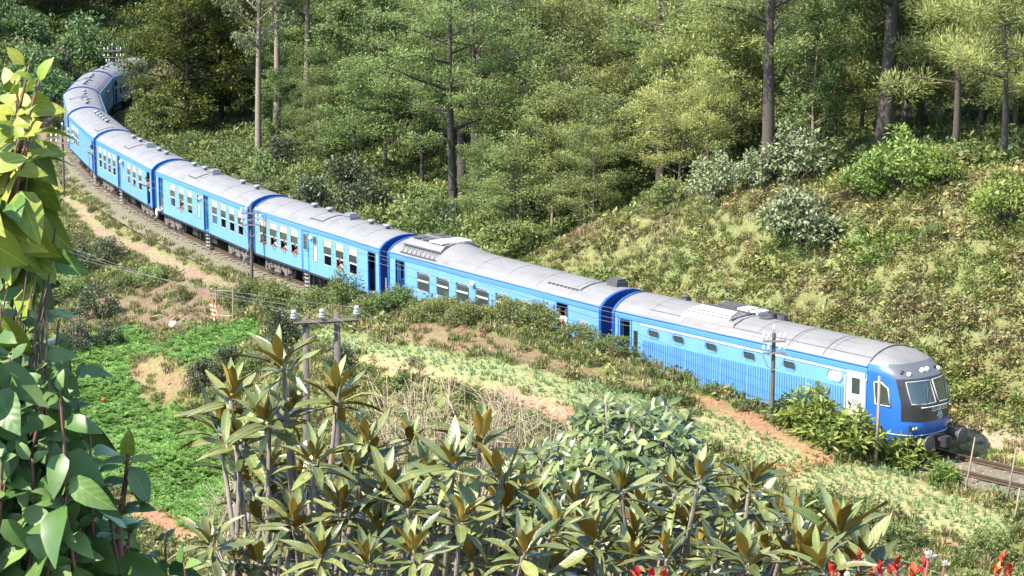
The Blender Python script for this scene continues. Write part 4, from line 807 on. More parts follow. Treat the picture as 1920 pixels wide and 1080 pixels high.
def bush_mesh(seed, rad, hgt, nc, cr, n, L, W, leaf, bark, mode='any', open_=0.):
    """several stems from one foot, leaf clumps over a dome with gaps"""
    rng = np.random.default_rng(seed); t = MB(); Vs, Fs, Ts, o = [], [], [], 0
    for i in range(nc):
        a = rng.uniform(0, 6.28); r = math.sqrt(rng.uniform(0, 1)); h = (1 - r ** 2.2 * .75) * rng.uniform(.55 + .1 * open_, 1.05); c = np.array([math.cos(a) * r * rad, math.sin(a) * r * rad, max(.1, h * hgt)])
        if i < 14: t.tube([(0, 0, -.3), (c[0] * .4, c[1] * .4, c[2] * .5), tuple(c)], [.02 + .012 * hgt, .014 + .006 * hgt, .008], 5, cap=False)
        V, F, T = pad_cards(rng, c, cr * rng.uniform(.7, 1.25), cr * .75, n, L, W, mode); Vs.append(V); Fs.append(F + o); Ts.append(T); o += len(V)
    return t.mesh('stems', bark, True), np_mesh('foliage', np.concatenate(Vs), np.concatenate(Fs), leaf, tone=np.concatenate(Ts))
KIND = {}
for i in range(4): KIND.setdefault('feathery', []).append(grow('f', 200 + i, 10.0, .13, 22, .18 + .05 * i, 3.0, .95, 150, .21, .075, 'flat', L_PALE, B_DARK if i % 2 else B_PALE, rise=.30, shape=('dome', 'cone')[i % 2], lean=.05))
for i in range(4): KIND.setdefault('midgreen', []).append(grow('m', 220 + i, 10.0, .13, 22, .16 + .05 * i, 2.9, .95, 150, .20, .08, 'flat', L_MID, B_DARK if i % 2 else B_PALE, rise=.30, shape=('dome', 'cone')[i % 2], lean=.05))
for i in range(3): KIND.setdefault('olive', []).append(grow('o', 240 + i, 10.0, .20, 46, .04, 3.7, .80, 100, .24, .10, 'flat', L_OLIVE, B_DARK, rise=.30, shape='dome'))
for i in range(3): KIND.setdefault('tall', []).append(grow('t', 260 + i, 20.0, .27, 22, .38, 2.9, .75, 60, .30, .085, 'droop', L_TALL, B_PALE, rise=.55, shape='dome', lean=.02))
for i in range(3): KIND.setdefault('pine', []).append(grow('p', 280 + i, 14.0, .24, 26, .30, 4.1, .95, 150, .36, .045, 'needle', L_PALE, B_DARK, rise=.12, shape='cone'))
for i in range(2): KIND.setdefault('darktrunk', []).append(grow('k', 300 + i, 18.0, .36, 20, .34, 3.8, .9, 130, .21, .08, 'flat', L_MID, B_DARK, rise=.30, shape='dome', lean=.025))
for i in range(3): KIND.setdefault('broad', []).append(grow('b', 320 + i, 11.0, .15, 24, .20, 2.7, .72, 120, .22, .12, 'any', L_BUSH, B_PALE if i else B_DARK, rise=.5, shape='dome', lean=.06))
NICE = dict(broad='broadleaf_tree', feathery='feathery_tree', midgreen='feathery_tree', olive='dark_tree', tall='tall_tree', pine='pine_tree', darktrunk='forest_tree')
TREES = []
def tree(kind, pos, H, label, cat='tree', group=None, wid=1., rz=None):
    k = KIND[kind]; tm, cm = random.choice(k); h0 = dict(broad=11, feathery=10, midgreen=10, olive=10, tall=20, pine=14, darktrunk=18)[kind]
    r = thing(NICE[kind], (pos[0], pos[1], pos[2] - .15), label, cat, group, rz if rz is not None else random.uniform(0, 6.28)); s = H / h0; r.scale = (s * wid, s * wid, s)
    link('trunk', tm, r); link('crown', cm, r); TREES.append((pos[0], pos[1], H)); return r
def G(px, py, **k): return ground_at(px, py, **k)
# trees one can tell apart
tree('olive', G(350, 262), 11.5, 'dense dark olive tree hiding the tail of the train')
tree('olive', G(415, 245), 13, 'dense dark olive tree right of the one hiding the tail of the train', wid=.9)
tree('olive', G(335, 200) + Vector((2.5, 14, 0)), 12, 'dark olive tree behind the one hiding the tail of the train')
tree('tall', G(485, 322), 19, 'tall pale trunked tree leaning beside the slope behind the left carriages', rz=.6)
tree('tall', G(505, 285) + Vector((0, 5, .5)), 21, 'tall thin tree close behind the leaning pale trunk')
tree('tall', G(552, 290) + Vector((0, 9, 1)), 20, 'tall straight tree right of the leaning pale trunk')
tree('darktrunk', G(852, 448), 15, 'dark trunked tree rising behind the air conditioner of the coach')
tree('darktrunk', G(1235, 330), 16, 'leaning dark trunked tree in the middle of the forest above the bank', rz=2)
tree('darktrunk', G(1440, 355), 17, 'straight dark trunked tree above the silvery shrubs on the bank', rz=1)
tree('darktrunk', G(1500, 300), 16, 'slender forked tree between two dark trunks above the bank')
tree('darktrunk', G(1655, 305), 18, 'thick black trunked tree above the bright green bush', wid=1.15, rz=3)
tree('tall', G(1545, 290), 15, 'thin pale pole like tree right of the slender forked tree', wid=.8)
tree('pine', G(1790, 300), 11, 'pale fluffy needled tree at the upper right edge of the bank')
tree('pine', G(1880, 310), 10, 'pale fluffy needled tree above the lime bush at the right edge')
tree('pine', G(1740, 270) + Vector((.5, 5, .5)), 12, 'pale fluffy needled tree behind the thick black trunk')
tree('midgreen', G(962, 492), 6.2, 'low spreading feathery tree at the left end of the grassy bank', wid=1.3)
tree('midgreen', G(905, 470), 5.5, 'low feathery tree between the dark trunk and the grassy bank', wid=1.2)
tree('feathery', G(1060, 420), 7, 'pale feathery tree standing on the crest where the grassy bank begins', wid=1.1)
tree('feathery', G(1130, 395), 8, 'pale feathery tree on the crest beside the lime bush', wid=1.05)
ORD = 'first second third fourth fifth sixth seventh eighth ninth tenth eleventh twelfth thirteenth fourteenth fifteenth sixteenth seventeenth eighteenth nineteenth twentieth'.split()
BUSH = {}
def bush(kind, pos, s, label, cat='shrub', group=None, sz=None, name='shrub'):
    specs = dict(silver=(1.3, 2.2, 34, .42, 60, .20, .09, L_SILVER, B_DARK), lime=(1.3, 2.0, 34, .42, 70, .19, .085, L_LIME, B_DARK), deep=(1.0, 2.2, 34, .36, 80, .13, .07, L_DEEP, B_DARK),
                 bush=(1.1, 1.5, 36, .34, 62, .17, .05, L_BUSH, B_DARK), far=(1.7, 2.6, 40, .55, 70, .24, .11, L_FAR, B_DARK), hedge=(.85, 1.55, 30, .34, 30, .36, .11, L_LIME, B_DARK), airy=(1.1, 1.3, 15, .28, 40, .15, .045, L_BUSH, B_RED), under=(1.1, 1.4, 30, .38, 62, .18, .075, L_MID, B_DARK))
    if kind not in BUSH: sp = specs[kind]; BUSH[kind] = [bush_mesh(400 + i * 17 + len(BUSH), *sp) for i in range(3)]
    a, b = random.choice(BUSH[kind]); r = thing(name, (pos[0], pos[1], pos[2] - .08), label, cat, group, random.uniform(0, 6.28)); r.scale = (s, s, sz or s); link('stems', a, r); link('foliage', b, r); return r
THICK = {}
EXCL = []
# shrubs along the forest edge and on the bank
for kind, px, py, s, lab in (('silver', 1490, 345, 1.25, 'large silvery leaved shrub at the top of the bank below the straight dark trunk'), ('silver', 1345, 372, .95, 'low silvery shrub left of the large silvery one'), ('silver', 1415, 352, .8, 'small silvery shrub between the two larger silvery ones'),
        ('silver', 1505, 462, 1.3, 'silvery shrub standing alone on the open bank'), ('deep', 1545, 470, .62, 'small dark leaf clump standing in for the shadow of the lone silvery shrub'), ('lime', 1690, 365, 1.25, 'large bright green bush at the top of the bank'), ('lime', 1620, 375, .9, 'bright green bush left of the largest one at the top of the bank'),  # the 'deep' one is added as the cast shadow of the lone silvery shrub
        ('lime', 1880, 420, 1.1, 'lime green bush at the right edge high on the bank'), ('lime', 1760, 355, .8, 'bright green bush right of the largest one at the top of the bank'), ('lime', 1172, 402, .85, 'round lime bush on the crest of the grassy bank'), ('under', 1250, 385, .9, 'mid green shrub on the crest between the lime bush and the silvery shrubs'),
        ('under', 1760, 445, .5, 'small dark green weed bush in the upper right of the bank'), ('under', 800, 395, 1.2, 'green shrub below the forest behind the middle carriages'), ('under', 640, 380, 1.3, 'green shrub behind the roof left of the tree fern'), ('under', 560, 340, 1.2, 'green shrub at the foot of the tall pale trunks'),
        ('under', 700, 410, 1.2, 'green shrub behind the roof vents of the fifth carriage'), ('under', 440, 300, 1.1, 'green shrub on the slope left of the leaning pale trunk'), ('under', 360, 285, 1.1, 'green shrub below the dark olive trees'), ('under', 285, 245, .9, 'yellowish shrub at the foot of the dark olive tree')):
    p = G(px, py); bush(kind, p, s, lab); EXCL.append((px, p.y, 62 * s))
_w = ('low', 'spreading', 'rounded', 'leaning'); _near = ((430, 'the second carriage from the tail'), (560, 'the carriage with the man in its doorway'), (800, 'the carriage right of the crossarm pole'), (1000, 'the air conditioned coach'))
for i in range(44):                                      # thicket along the inner side of the line, up to the carriage roofs
    s_ = TS[0] + s_of((-24, 141)) - TS[0] + 40 * (i + random.uniform(-.4, .4)) / 44; x_, y_, h_ = track_at(s_); u_ = random.uniform(4.2, 8.5); x_ += -math.sin(h_) * u_; y_ += math.cos(h_) * u_; z_ = hz(x_, y_); px_ = project([(x_, y_, z_)])[0][0]
    wh = next((w for l, w in _near if px_ < l), _near[-1][1]); kd = random.choice(('under', 'under', 'bush', 'deep')); col = dict(under='mid green', bush='feathery green', deep='dark leafed')[kd]
    lab = col + ' thicket shrub behind ' + wh; o_ = bush(kd, (x_, y_, z_), random.uniform(1.0, 1.9), lab); THICK.setdefault(lab, []).append((px_, o_))
for lab, l in THICK.items():
    for i, (_, o_) in enumerate(sorted(l, key=lambda q: q[0])):
        o_['group'] = 'thicket shrubs along the inner side of the line'
        if len(l) > 1: o_['label'] = lab + ', ' + ORD[i] + ' from left'
for i, (px, py, dy, H, lab) in enumerate(((1690, 285, 5, 7, 'low pale feathery tree behind the largest bright green bush'), (1760, 290, 8, 8, 'pale feathery tree in the gap left of the fluffy needled trees'), (1835, 300, 6, 7, 'pale feathery tree between the two fluffy needled trees'), (1905, 300, 7, 8, 'pale feathery tree at the right edge behind the lime bush'), (1610, 300, 7, 8, 'pale feathery tree left of the thick black trunk'), (1560, 300, 4, 6, 'low pale feathery tree behind the silvery shrubs, right one'), (1720, 280, 15, 9, 'pale feathery tree deep between the black trunk and the needled trees'), (1860, 290, 16, 10, 'pale feathery tree deep behind the needled trees'))):
    p = G(px, py) + Vector((0, dy, 0)); p.x *= 1 + dy / 100; p.z = hz(p.x, p.y); tree('feathery', p, H, lab, wid=1.25)
# the rest of the forest on the hill inside the bend
_cand = RNG.uniform([-40, 84], [46, 236], (9000, 2)); _z, _d, _t = height(_cand[:, 0], _cand[:, 1]); _q = project(np.stack([_cand[:, 0], _cand[:, 1], _z], 1))
cnt = {}
def zone_words(x, u):
    w = 'behind the train tail' if x < 430 else 'behind the left carriages' if x < 640 else 'behind the middle carriages' if x < 900 else 'above the left bank end' if x < 1200 else 'above the middle bank' if x < 1560 else 'above the right bank end'
    return ('at the forest edge ' if u < 16 else 'inside the forest ' if u < 32 else 'far back in the forest ') + w
ZONED = {}
for (x, y), z, d, t, q in zip(_cand, _z, _d, _t, _q):
    u = -d
    if not (-160 < q[0] < 2080): continue
    if any(abs(q[0] - e[0]) < e[2] and y < e[1] + 1.8 for e in EXCL): continue
    hb = float(np.interp(t, _HB[:, 0], _HB[:, 1])); edge = 2.7 + hb + .6 + (2.4 if t < 105 else 3.4)
    if 138 < t < 200: edge += 2.5
    if u < edge or u > 60 or d > 0: continue
    sp = 3.2 if u < edge + 12 else 3.6 if u < 30 else 5.5
    if any((x - a) ** 2 + (y - b) ** 2 < sp * sp for a, b, _ in TREES): continue
    r = random.random(); X = q[0]
    if X < 430: kind = 'olive' if r < .5 else 'midgreen'
    elif X < 640: kind = 'tall' if r < .35 else 'midgreen'
    elif X < 1000: kind = 'midgreen' if r < .6 else 'darktrunk' if r < .78 else 'tall' if r < .9 else 'feathery'
    elif X < 1560: kind = 'feathery' if r < .74 else 'darktrunk' if r < .86 else 'midgreen'
    else: kind = 'feathery' if r < .62 else 'pine' if r < .86 else 'darktrunk'
    if 500 < X < 2000 and random.random() < .16: kind = 'broad'
    elif 1000 < X < 1900 and random.random() < .07: kind = 'tall'
    h0 = dict(broad=(7, 12), feathery=(7, 12), midgreen=(7, 12), olive=(9, 13), tall=(16, 21), pine=(10, 15), darktrunk=(13, 18))[kind]; H = random.uniform(*h0)
    if u < edge + 4: H = min(H, random.uniform(5, 8)); kind = kind if kind in ('feathery', 'midgreen', 'olive', 'broad') else 'midgreen' if X < 1000 else 'feathery'
    nm = dict(broad='round crowned broadleaf tree', feathery='pale feathery tree', midgreen='mid green feathery tree', olive='dark olive tree', tall='tall thin grey green tree', pine='pale fluffy needled tree', darktrunk='dark trunked layered tree')[kind]
    lab = nm + ' ' + zone_words(X, u); ZONED.setdefault((lab, u < 24), []).append((X, tree(kind, (x, y, z), H, lab, group=lab, wid=random.uniform(.85, 1.2))))
for (lab, front), l in ZONED.items():                   # the trees of the first rows can be counted from the left
    if front and len(l) > 1:
        for i, (_, o) in enumerate(sorted(l, key=lambda q: q[0])): o['label'] = lab + ', ' + (ORD[i] if i < 20 else 'number %d' % (i + 1)) + ' from left'
# trees and bushes outside the bend, beyond the tail, upper left corner
for px, py, Y, s, lab in ((60, 165, 196, 1.6, 'bright green bush beside the hanging leaves at the upper left'), (165, 125, 216, 1.9, 'large bright green bush above the outer side of the bend'), (115, 150, 206, 1.5, 'dark leafy bush left of the large bright green bush'),
                         (35, 215, 184, 1.4, 'green bush beside the footpath at the left edge'), (20, 120, 216, 1.8, 'green bush in the upper left corner below the far trees'), (95, 205, 192, 1.2, 'low green bush outside the bend at the third last carriage'), (225, 110, 224, 1.5, 'dark bush behind the roof of the last carriage')):
    p = aty(px, py, Y); p.z = hz(p.x, p.y); bush('deep' if 'dark' in lab else 'far', p, s, lab)
for px, Y, H, kind in ((-60, 240, 11, 'midgreen'), (45, 228, 7, 'midgreen'), (100, 230, 8, 'olive'), (175, 246, 9, 'olive'), (70, 300, 14, 'olive'), (150, 300, 14, 'midgreen'), (210, 305, 15, 'midgreen'), (285, 295, 14, 'olive'), (-40, 300, 14, 'olive'), (20, 320, 15, 'midgreen'), (110, 325, 15, 'olive'), (190, 330, 15, 'midgreen'), (270, 330, 15, 'midgreen'), (20, 232, 10, 'midgreen'), (80, 245, 12, 'olive'), (140, 240, 11, 'olive'), (200, 238, 11, 'olive'), (255, 245, 13, 'olive'), (-30, 225, 9, 'midgreen'), (50, 262, 13, 'midgreen'), (120, 268, 14, 'olive'), (190, 262, 13, 'midgreen'), (300, 250, 13, 'olive'), (0, 285, 15, 'midgreen'), (240, 280, 15, 'olive'), (350, 262, 14, 'midgreen')):
    p = aty(px, 60, Y); p.z = hz(p.x, p.y); tree(kind, p, H, ('dark olive' if kind == 'olive' else 'mid green feathery') + ' tree on the far slope at the upper left', group=('dark olive' if kind == 'olive' else 'mid green feathery') + ' trees on the far slope', wid=1.1)
# dark scrub on the left of the embankment, round bush in front of the two-legged pole
for px, py, s, lab, kind in ((150, 520, 1.1, 'dark scrub bush left of the footpath, upper one', 'deep'), (185, 600, 1.0, 'dark scrub bush above the left carrot field', 'deep'), (100, 470, 1.2, 'green scrub bush on the slope behind the big leaved plant', 'under'), (60, 420, 1.2, 'green scrub bush near the left edge below the footpath', 'under'), (145, 660, .8, 'dark scrub bush at the corner of the left carrot field', 'deep'), (235, 545, .7, 'small scrub bush below the footpath bend', 'under'), (340, 565, .6, 'low brushy bush above the bare earth', 'bush')):
    bush(kind, G(px, py), s, lab)
for px, py, s, lab, kind in ((60, 490, 1.2, 'dark scrub bush left of the footpath, close to the left edge', 'deep'), (115, 560, 1.1, 'green scrub bush above the dark one at the carrot field corner', 'under'), (205, 500, .9, 'dark scrub bush below the footpath, near the bare earth', 'deep'), (205, 650, .7, 'dark scrub bush on the upper edge of the left carrot field', 'deep'), (285, 535, .8, 'green scrub bush between footpath and bare earth', 'under'), (95, 400, 1.0, 'green scrub bush just below the footpath bend', 'under'), (60, 590, 1.2, 'dark scrub bush behind the large leafed plant', 'deep'), (375, 735, .7, 'dark bush on the bank below the small carrot field, left one', 'deep'), (425, 715, .75, 'dark bush on the bank below the small carrot field, middle one', 'deep'), (478, 700, .7, 'green bush on the bank below the small carrot field, right one', 'under'), (640, 715, .7, 'dark bush at the foot of the terrace behind the wooden pole', 'deep')):
    bush(kind, G(px, py), s, lab)
bush('deep', G(527, 668), .95, 'round dark leafed bush left of the two legged wooden pole', sz=.95)
for px, py, s, sz, lab, kind in ((460, 575, 1.0, .9, 'feathery bush at the foot of the crossarm pole', 'bush'), (520, 580, 1.1, 1.0, 'feathery bush below the steps of the carriage', 'bush'), (585, 590, 1.1, .9, 'feathery bush behind the insulators of the wooden pole', 'bush'), (648, 580, .9, 1.2, 'upright feathery bush in front of the carriage windows', 'bush'), (700, 595, .9, .7, 'low feathery bush at the dark blue carriage end', 'bush'), (745, 590, 1.1, .85, 'rounded feathery bush below the air conditioned coach door', 'bush'),
        (810, 600, 1.0, .6, 'low feathery bush along the bank crest under the coach windows, left one', 'bush'), (880, 607, 1.0, .62, 'low feathery bush along the bank crest under the coach windows, middle one', 'bush'), (945, 610, .9, .8, 'bush reaching the coach windows, left of the open door', 'bush'), (1010, 620, .9, .85, 'bush reaching up to the cantrail left of the two passengers', 'bush'), (1085, 640, .9, .5, 'low bush below the two passengers', 'bush'), (1150, 660, .9, .5, 'low bush at the joint before the power car', 'bush'), (1220, 685, .9, .45, 'low bush below the rear door of the power car', 'bush'), (1310, 702, 1.1, 1.0, 'airy thin bush before the ribbed panels of the power car', 'airy'), (1375, 722, .9, .9, 'airy bush left of the thin pole at the power car', 'airy'),
        (1465, 772, 1.0, 1.0, 'leafy hedge plant between the thin pole and the ribbed panels', 'hedge'), (1518, 808, 1.0, .95, 'low leafy hedge plant under the middle of the ribbed panels', 'hedge'), (1566, 832, 0.94, 0.62, 'leafy hedge plant left of the cab door', 'hedge'), (1440, 758, 1.08, 1.06, 'leafy hedge plant beside the thin pole at the power car', 'hedge'), (1490, 791, 1.02, 0.62, 'leafy hedge plant below the ribbed panels, second from the thin pole', 'hedge'), (1540, 818, 1.02, 0.62, 'leafy hedge plant below the ribbed panels, third from the thin pole', 'hedge'), (1590, 844, 1.28, 0.89, 'leafy hedge plant below the cab door', 'hedge'), (1640, 864, 1.10, 0.84, 'leafy hedge plant below the cab side window', 'hedge'), (1692, 886, 1.16, 0.84, 'leafy hedge plant below the cab front', 'hedge'), (1772, 915, .6, .6, 'small leafy plant standing alone between the stakes', 'hedge')):
    bush(kind, G(px, py), s, lab, sz=sz)
for px, py, s, lab in ((450, 745, .6, 'small bush on the terrace bank below the carrot field'), (400, 760, .5, 'dark small bush at the lower carrot field edge'), (690, 720, .5, 'bush on the terrace face right of the wooden pole'), (760, 735, .5, 'bush on the terrace face behind the dry twigs'), (880, 765, .5, 'bush at the terrace face above the dry twigs'), (1000, 800, .5, 'bush at the terrace face left of the glossy shrub'), (1690, 1030, .7, 'green bush below the lower terrace, under the wires'), (1600, 1000, .8, 'green bush right of the rosette bushes, under the wires'), (1850, 1060, .8, 'pale green bush in the lower right corner'), (1540, 960, .7, 'brownish green bush below the terrace step')):
    bush('under', G(px, py), s, lab)
# tree fern behind the air conditioned coach
def fern(pos, label):
    r = thing('tree_fern', pos, label, 'tree fern'); t = MB(); t.tube([(0, 0, -.2), (.05, 0, 1.0), (0, .05, 1.9)], [.14, .11, .09], 8); t.build('trunk', B_DARK, r); rng = np.random.default_rng(5)
    for k in range(9):
        a = k * .7 + .2; l = 1.5 * rng.uniform(.85, 1.1); Cs, Ds, Ns, pts = [], [], [], []
        for q in np.linspace(0, 1, 15):
            p = np.array([math.cos(a) * l * q, math.sin(a) * l * q, 1.9 + .75 * q - 1.05 * q * q]); pts.append(tuple(p))
            if q > .08:
                for s in (-1, 1): Cs.append(p); Ds.append([math.cos(a + s * 1.25), math.sin(a + s * 1.25), -.1]); Ns.append([0, 0, 1])
        b = MB(); b.tube(pts, .015, 4); b.build('frond_stalk', B_RED, r); ll = np.repeat(np.sin(np.linspace(.25, 3.0, 13)) * .42, 2); V, F = cards(np.array(Cs), np.array(Ds), np.array(Ns), ll, .10)
        link('frond', np_mesh('frond', V, F, L_LIME, tone=np.repeat(rng.uniform(.5, 1, len(Cs)), 4)), r)
p = aty(800, 480, 110.5); fern((p.x, p.y, hz(p.x, p.y)), 'bright tree fern behind the roof of the air conditioned coach')
# ------------------------------------------------------------------ foreground plants, leaf by leaf
L_RTOP = leafmat('leathery_leaf_top', (.055, .075, .017), (.18, .195, .062), .38, .1, .55, .012, (.7, 1.35), vein=70)
L_RUND = leafmat('rusty_leaf_underside', (.22, .13, .016), (.40, .25, .045), .7, .12, .2, .008, (.7, 1.2))
L_RYNG = leafmat('young_leaf_top', (.12, .155, .045), (.26, .28, .11), .38, .15, .6, .01, (.8, 1.2), vein=70)
L_OTOP = leafmat('soft_leaf_top', (.075, .15, .03), (.20, .29, .08), .42, .35, .45, .015, (.7, 1.3), vein=38)
L_OUND = leafmat('soft_leaf_underside', (.09, .16, .05), (.15, .22, .08), .6, .30, .25, .012, (.8, 1.15))
L_YTOP = leafmat('sunlit_yellow_leaf', (.20, .26, .03), (.34, .36, .06), .45, .42, .35, .02, (.75, 1.2), vein=38)
L_WTOP = leafmat('glossy_leaf_top', (.045, .075, .017), (.15, .185, .06), .32, .1, .6, .012, (.7, 1.3))
L_WUND = leafmat('glossy_leaf_underside', (.10, .13, .06), (.17, .20, .10), .5, .15, .3, .01)
L_RED = leafmat('red_young_leaf', (.42, .035, .02), (.58, .12, .03), .4, .3, .4, .02, (.75, 1.2))
L_DEADL = leafmat('withered_leaf', (.20, .05, .03), (.26, .08, .04), .6, .2, .3)
S_TWIG = mat('brown_twig', (.075, .045, .03), .8, var=.4, scale=20); S_RTWIG = mat('reddish_stem', (.13, .05, .03), .7, var=.3, scale=20); S_GREY = mat('grey_branch', (.15, .12, .095), .85, var=.4, scale=14, bump=.4)
def leaf_arrays(w, peak, curl, fold, nl=5, seed=0):
    """a leaf one unit long: x along, z up, upper layer and a lower layer just under it"""
    rng = np.random.default_rng(seed); V, F, M = [], [], []
    for layer in (0, 1):
        o = len(V)
        for i in range(nl + 1):
            t = i / nl; hw = w * .5 * (math.sin(math.pi * min(1, t ** peak)) ** .8 if 0 < t < 1 else .02); zc = -curl * t * t + .04 * math.sin(3 * t + seed); wave = .02 * math.sin(9 * t + seed)
            for u in (-1, 0, 1): V.append((t, u * hw, zc + abs(u) * fold * hw + (wave * u) - layer * .010))
        for i in range(nl):
            for u in range(2): q = (o + i * 3 + u, o + i * 3 + u + 1, o + i * 3 + u + 4, o + i * 3 + u + 3); F.append(q if layer == 1 else q[::-1]); M.append(layer)
    return np.array(V), np.array(F)[:, ::-1], np.array(M)
def leaf_kinds(name, specs, top, und, tones):
    out = []
    for i, (w, pk, cu, fo) in enumerate(specs):
        V, F, M = leaf_arrays(w, pk, cu, fo, seed=i); me = np_mesh(name, V, F, [top, und], M, np.full(len(V), tones[i % len(tones)]), True); out.append((me, V, F, M))
    return out
K_RH = leaf_kinds('leaf', [(.25, .95, .14, .35), (.23, 1.0, .32, .5), (.27, .9, .05, .25), (.22, 1.0, .55, .45), (.26, .85, -.06, .3), (.21, 1.1, .42, .6)], L_RTOP, L_RUND, [.1, .45, .8, .3])
K_RY = leaf_kinds('leaf', [(.26, .95, .05, .45), (.29, .9, -.08, .5)], L_RYNG, L_RUND, [.4, .8])
K_OV = leaf_kinds('leaf', [(.58, .8, .25, .2), (.52, .85, .45, .3), (.62, .8, .12, .12), (.56, .75, .6, .25)], L_OTOP, L_OUND, [.1, .4, .75, .25])
K_OY = leaf_kinds('leaf', [(.56, .8, .3, .2), (.60, .85, .5, .35), (.52, .8, .15, .1)], L_YTOP, L_YTOP, [.2, .6, .9])
K_WH = leaf_kinds('leaf', [(.40, .9, .25, .3), (.36, .95, .45, .4), (.42, .85, .12, .2)], L_WTOP, L_WUND, [.2, .6, 1.])
K_RD = leaf_kinds('leaf', [(.50, .75, .1, .3), (.46, .8, .2, .4)], L_RED, L_RED, [.1, .8])
L_PETAL = leafmat('white_petal', (.62, .60, .56), (.75, .74, .72), .6, .3, .3)
K_WP = leaf_kinds('petal', [(.6, .6, -.3, .5), (.5, .65, -.2, .6)], L_PETAL, L_PETAL, [.3, .9])
K_DD = leaf_kinds('leaf', [(.5, .8, .3, .2)], L_DEADL, L_DEADL, [.5])
def leaf_frame(p, d, up, s, roll=0.):
    d = Vector(d).normalized(); z = Vector(up) - d * Vector(up).dot(d); z = z.normalized() if z.length > 1e-4 else d.orthogonal().normalized(); y = z.cross(d)
    m = Matrix(((d.x, y.x, z.x), (d.y, y.y, z.y), (d.z, y.z, z.z))).to_4x4(); return Matrix.Translation(p) @ m @ Matrix.Rotation(roll, 4, 'X') @ Matrix.Scale(s, 4)
def attach(root, leaves, cap=290, big=True):
    """the leaves that show largest become parts of their own, the rest one joined part"""
    o = Vector(root.location); leaves.sort(key=lambda q: -q[2] * (1.0 if q[3] else .5)); inv = Matrix.Translation(-o)
    for k, m, s, v in leaves[:cap]: link('leaf', k[0], root, inv @ m)
    rest = leaves[cap:]
    if rest:
        by = {}
        for k, m, s, v in rest: by.setdefault(k[0].materials[0].name, []).append((k, m))
        mats = []; Vs, Fs, Ms, Ts, n = [], [], [], [], 0
        for l in by.values():
            b = len(mats); mats += [l[0][0][0].materials[0], l[0][0][0].materials[1]]
            for k, m in l:
                A = np.array(inv @ m); Vs.append(k[1] @ A[:3, :3].T + A[:3, 3]); Fs.append(k[2] + n); Ms.append(k[3] + b); Ts.append(np.full(len(k[1]), random.random())); n += len(k[1])
        tag(link('leaves', np_mesh('leaves', np.concatenate(Vs), np.concatenate(Fs), mats, np.concatenate(Ms), np.concatenate(Ts), True), root), kind='stuff')
def whorl(p, axis, L, rng, n=19, young=True):
    """a rosette: a few upright young leaves, a spreading ring, a hanging ring"""
    axis = Vector(axis).normalized(); e1 = axis.orthogonal().normalized(); e2 = axis.cross(e1); out = []
    a0 = rng.uniform(0, 6.28)
    for i in range(n):
        q = i / n; el = R((72 - 55 * q if q < .38 else 51 - 118 * (q - .38)) + rng.uniform(-10, 10)); az = a0 + i * 2.39996 + rng.uniform(-.2, .2); d = (e1 * math.cos(az) + e2 * math.sin(az)) * math.cos(el) + axis * math.sin(el)
        s = L * (.70 + .34 * min(1, q * 2.6)) * rng.uniform(.66, 1.2); k = rng.choice(K_RY) if (young and q < .24) else rng.choice(K_RH)
        out.append((k, leaf_frame(p + axis * (.03 - .07 * q) * L / .2 + d * .012, d, axis, s, rng.uniform(-.35, .35)), s, True))
    return out
def limb_tree(root, foot, tips, mt, r0=.022, name='branch', seed=0):
    """limbs from one foot to every tip: tips in neighbouring groups share a limb"""
    rng = random.Random(seed); o = Vector(root.location); tips = sorted(tips, key=lambda t: t.x); g = max(1, len(tips) // 4)
    for i in range(0, len(tips), g):
        grp = tips[i:i + g]; c = sum(grp, Vector()) / len(grp); hub = foot.lerp(c, .55) + Vector((rng.uniform(-.05, .05), rng.uniform(-.1, .1), -.12)); b = MB()
        b.tube([foot - o, foot.lerp(hub, .5) - o + Vector((rng.uniform(-.06, .06), 0, .05)), hub - o], [r0, r0 * .8, r0 * .62], 7)
        for t in grp: m = hub.lerp(t, .6) + Vector((rng.uniform(-.04, .04), rng.uniform(-.05, .05), -.07)); b.tube([hub - o, m - o, t - o], [r0 * .5, r0 * .36, r0 * .26], 6)
        b.build(name, mt, root, True)
def rosette_bush(tips_px, foot_px, Y, label, seed, L=.148, extra=0, box=None):
    rng = random.Random(seed); foot = aty(foot_px, 1000, Y); foot.z = hz(foot.x, foot.y)
    root = thing('rosette_bush', foot, label, 'bush', 'rosette bushes in front of the valley'); leaves, tips = [], []
    for px, py in tips_px:
        yy = Y + (900 - py) * .0022 + rng.uniform(-.35, .35); p = aty(px, py, yy); tips.append(p); ax = Vector((rng.uniform(-.35, .35) + (px - foot_px) * .0009, rng.uniform(-.45, .05), 1)); leaves += whorl(p, ax, L * rng.uniform(.88, 1.12) * yy / 7.6, rng, rng.choice((17, 18, 20, 21)))
    for _ in range(extra * 3):
        px, py = rng.uniform(box[0], box[2]), rng.uniform(box[1], box[3]); p = aty(px, py, Y + .5 + rng.uniform(0, .7)); tips.append(p); leaves += [(k, m, s, False) for k, m, s, v in whorl(p, (rng.uniform(-.6, .6), rng.uniform(-.6, .2), .8), L * .9, rng, 11, False)]
    limb_tree(root, foot, tips, S_GREY, .026, seed=seed); attach(root, leaves); return root
rosette_bush([(532, 690), (432, 752), (632, 752), (505, 800), (452, 835), (590, 872), (412, 812), (690, 845), (550, 985), (440, 1058), (395, 1025), (488, 1060), (640, 960), (600, 1050), (700, 1000), (540, 780), (655, 885)], 545, 7.4, 'tall rosette bush on the left with one shoot standing above the others', 31, extra=10, box=(440, 860, 690, 1075))
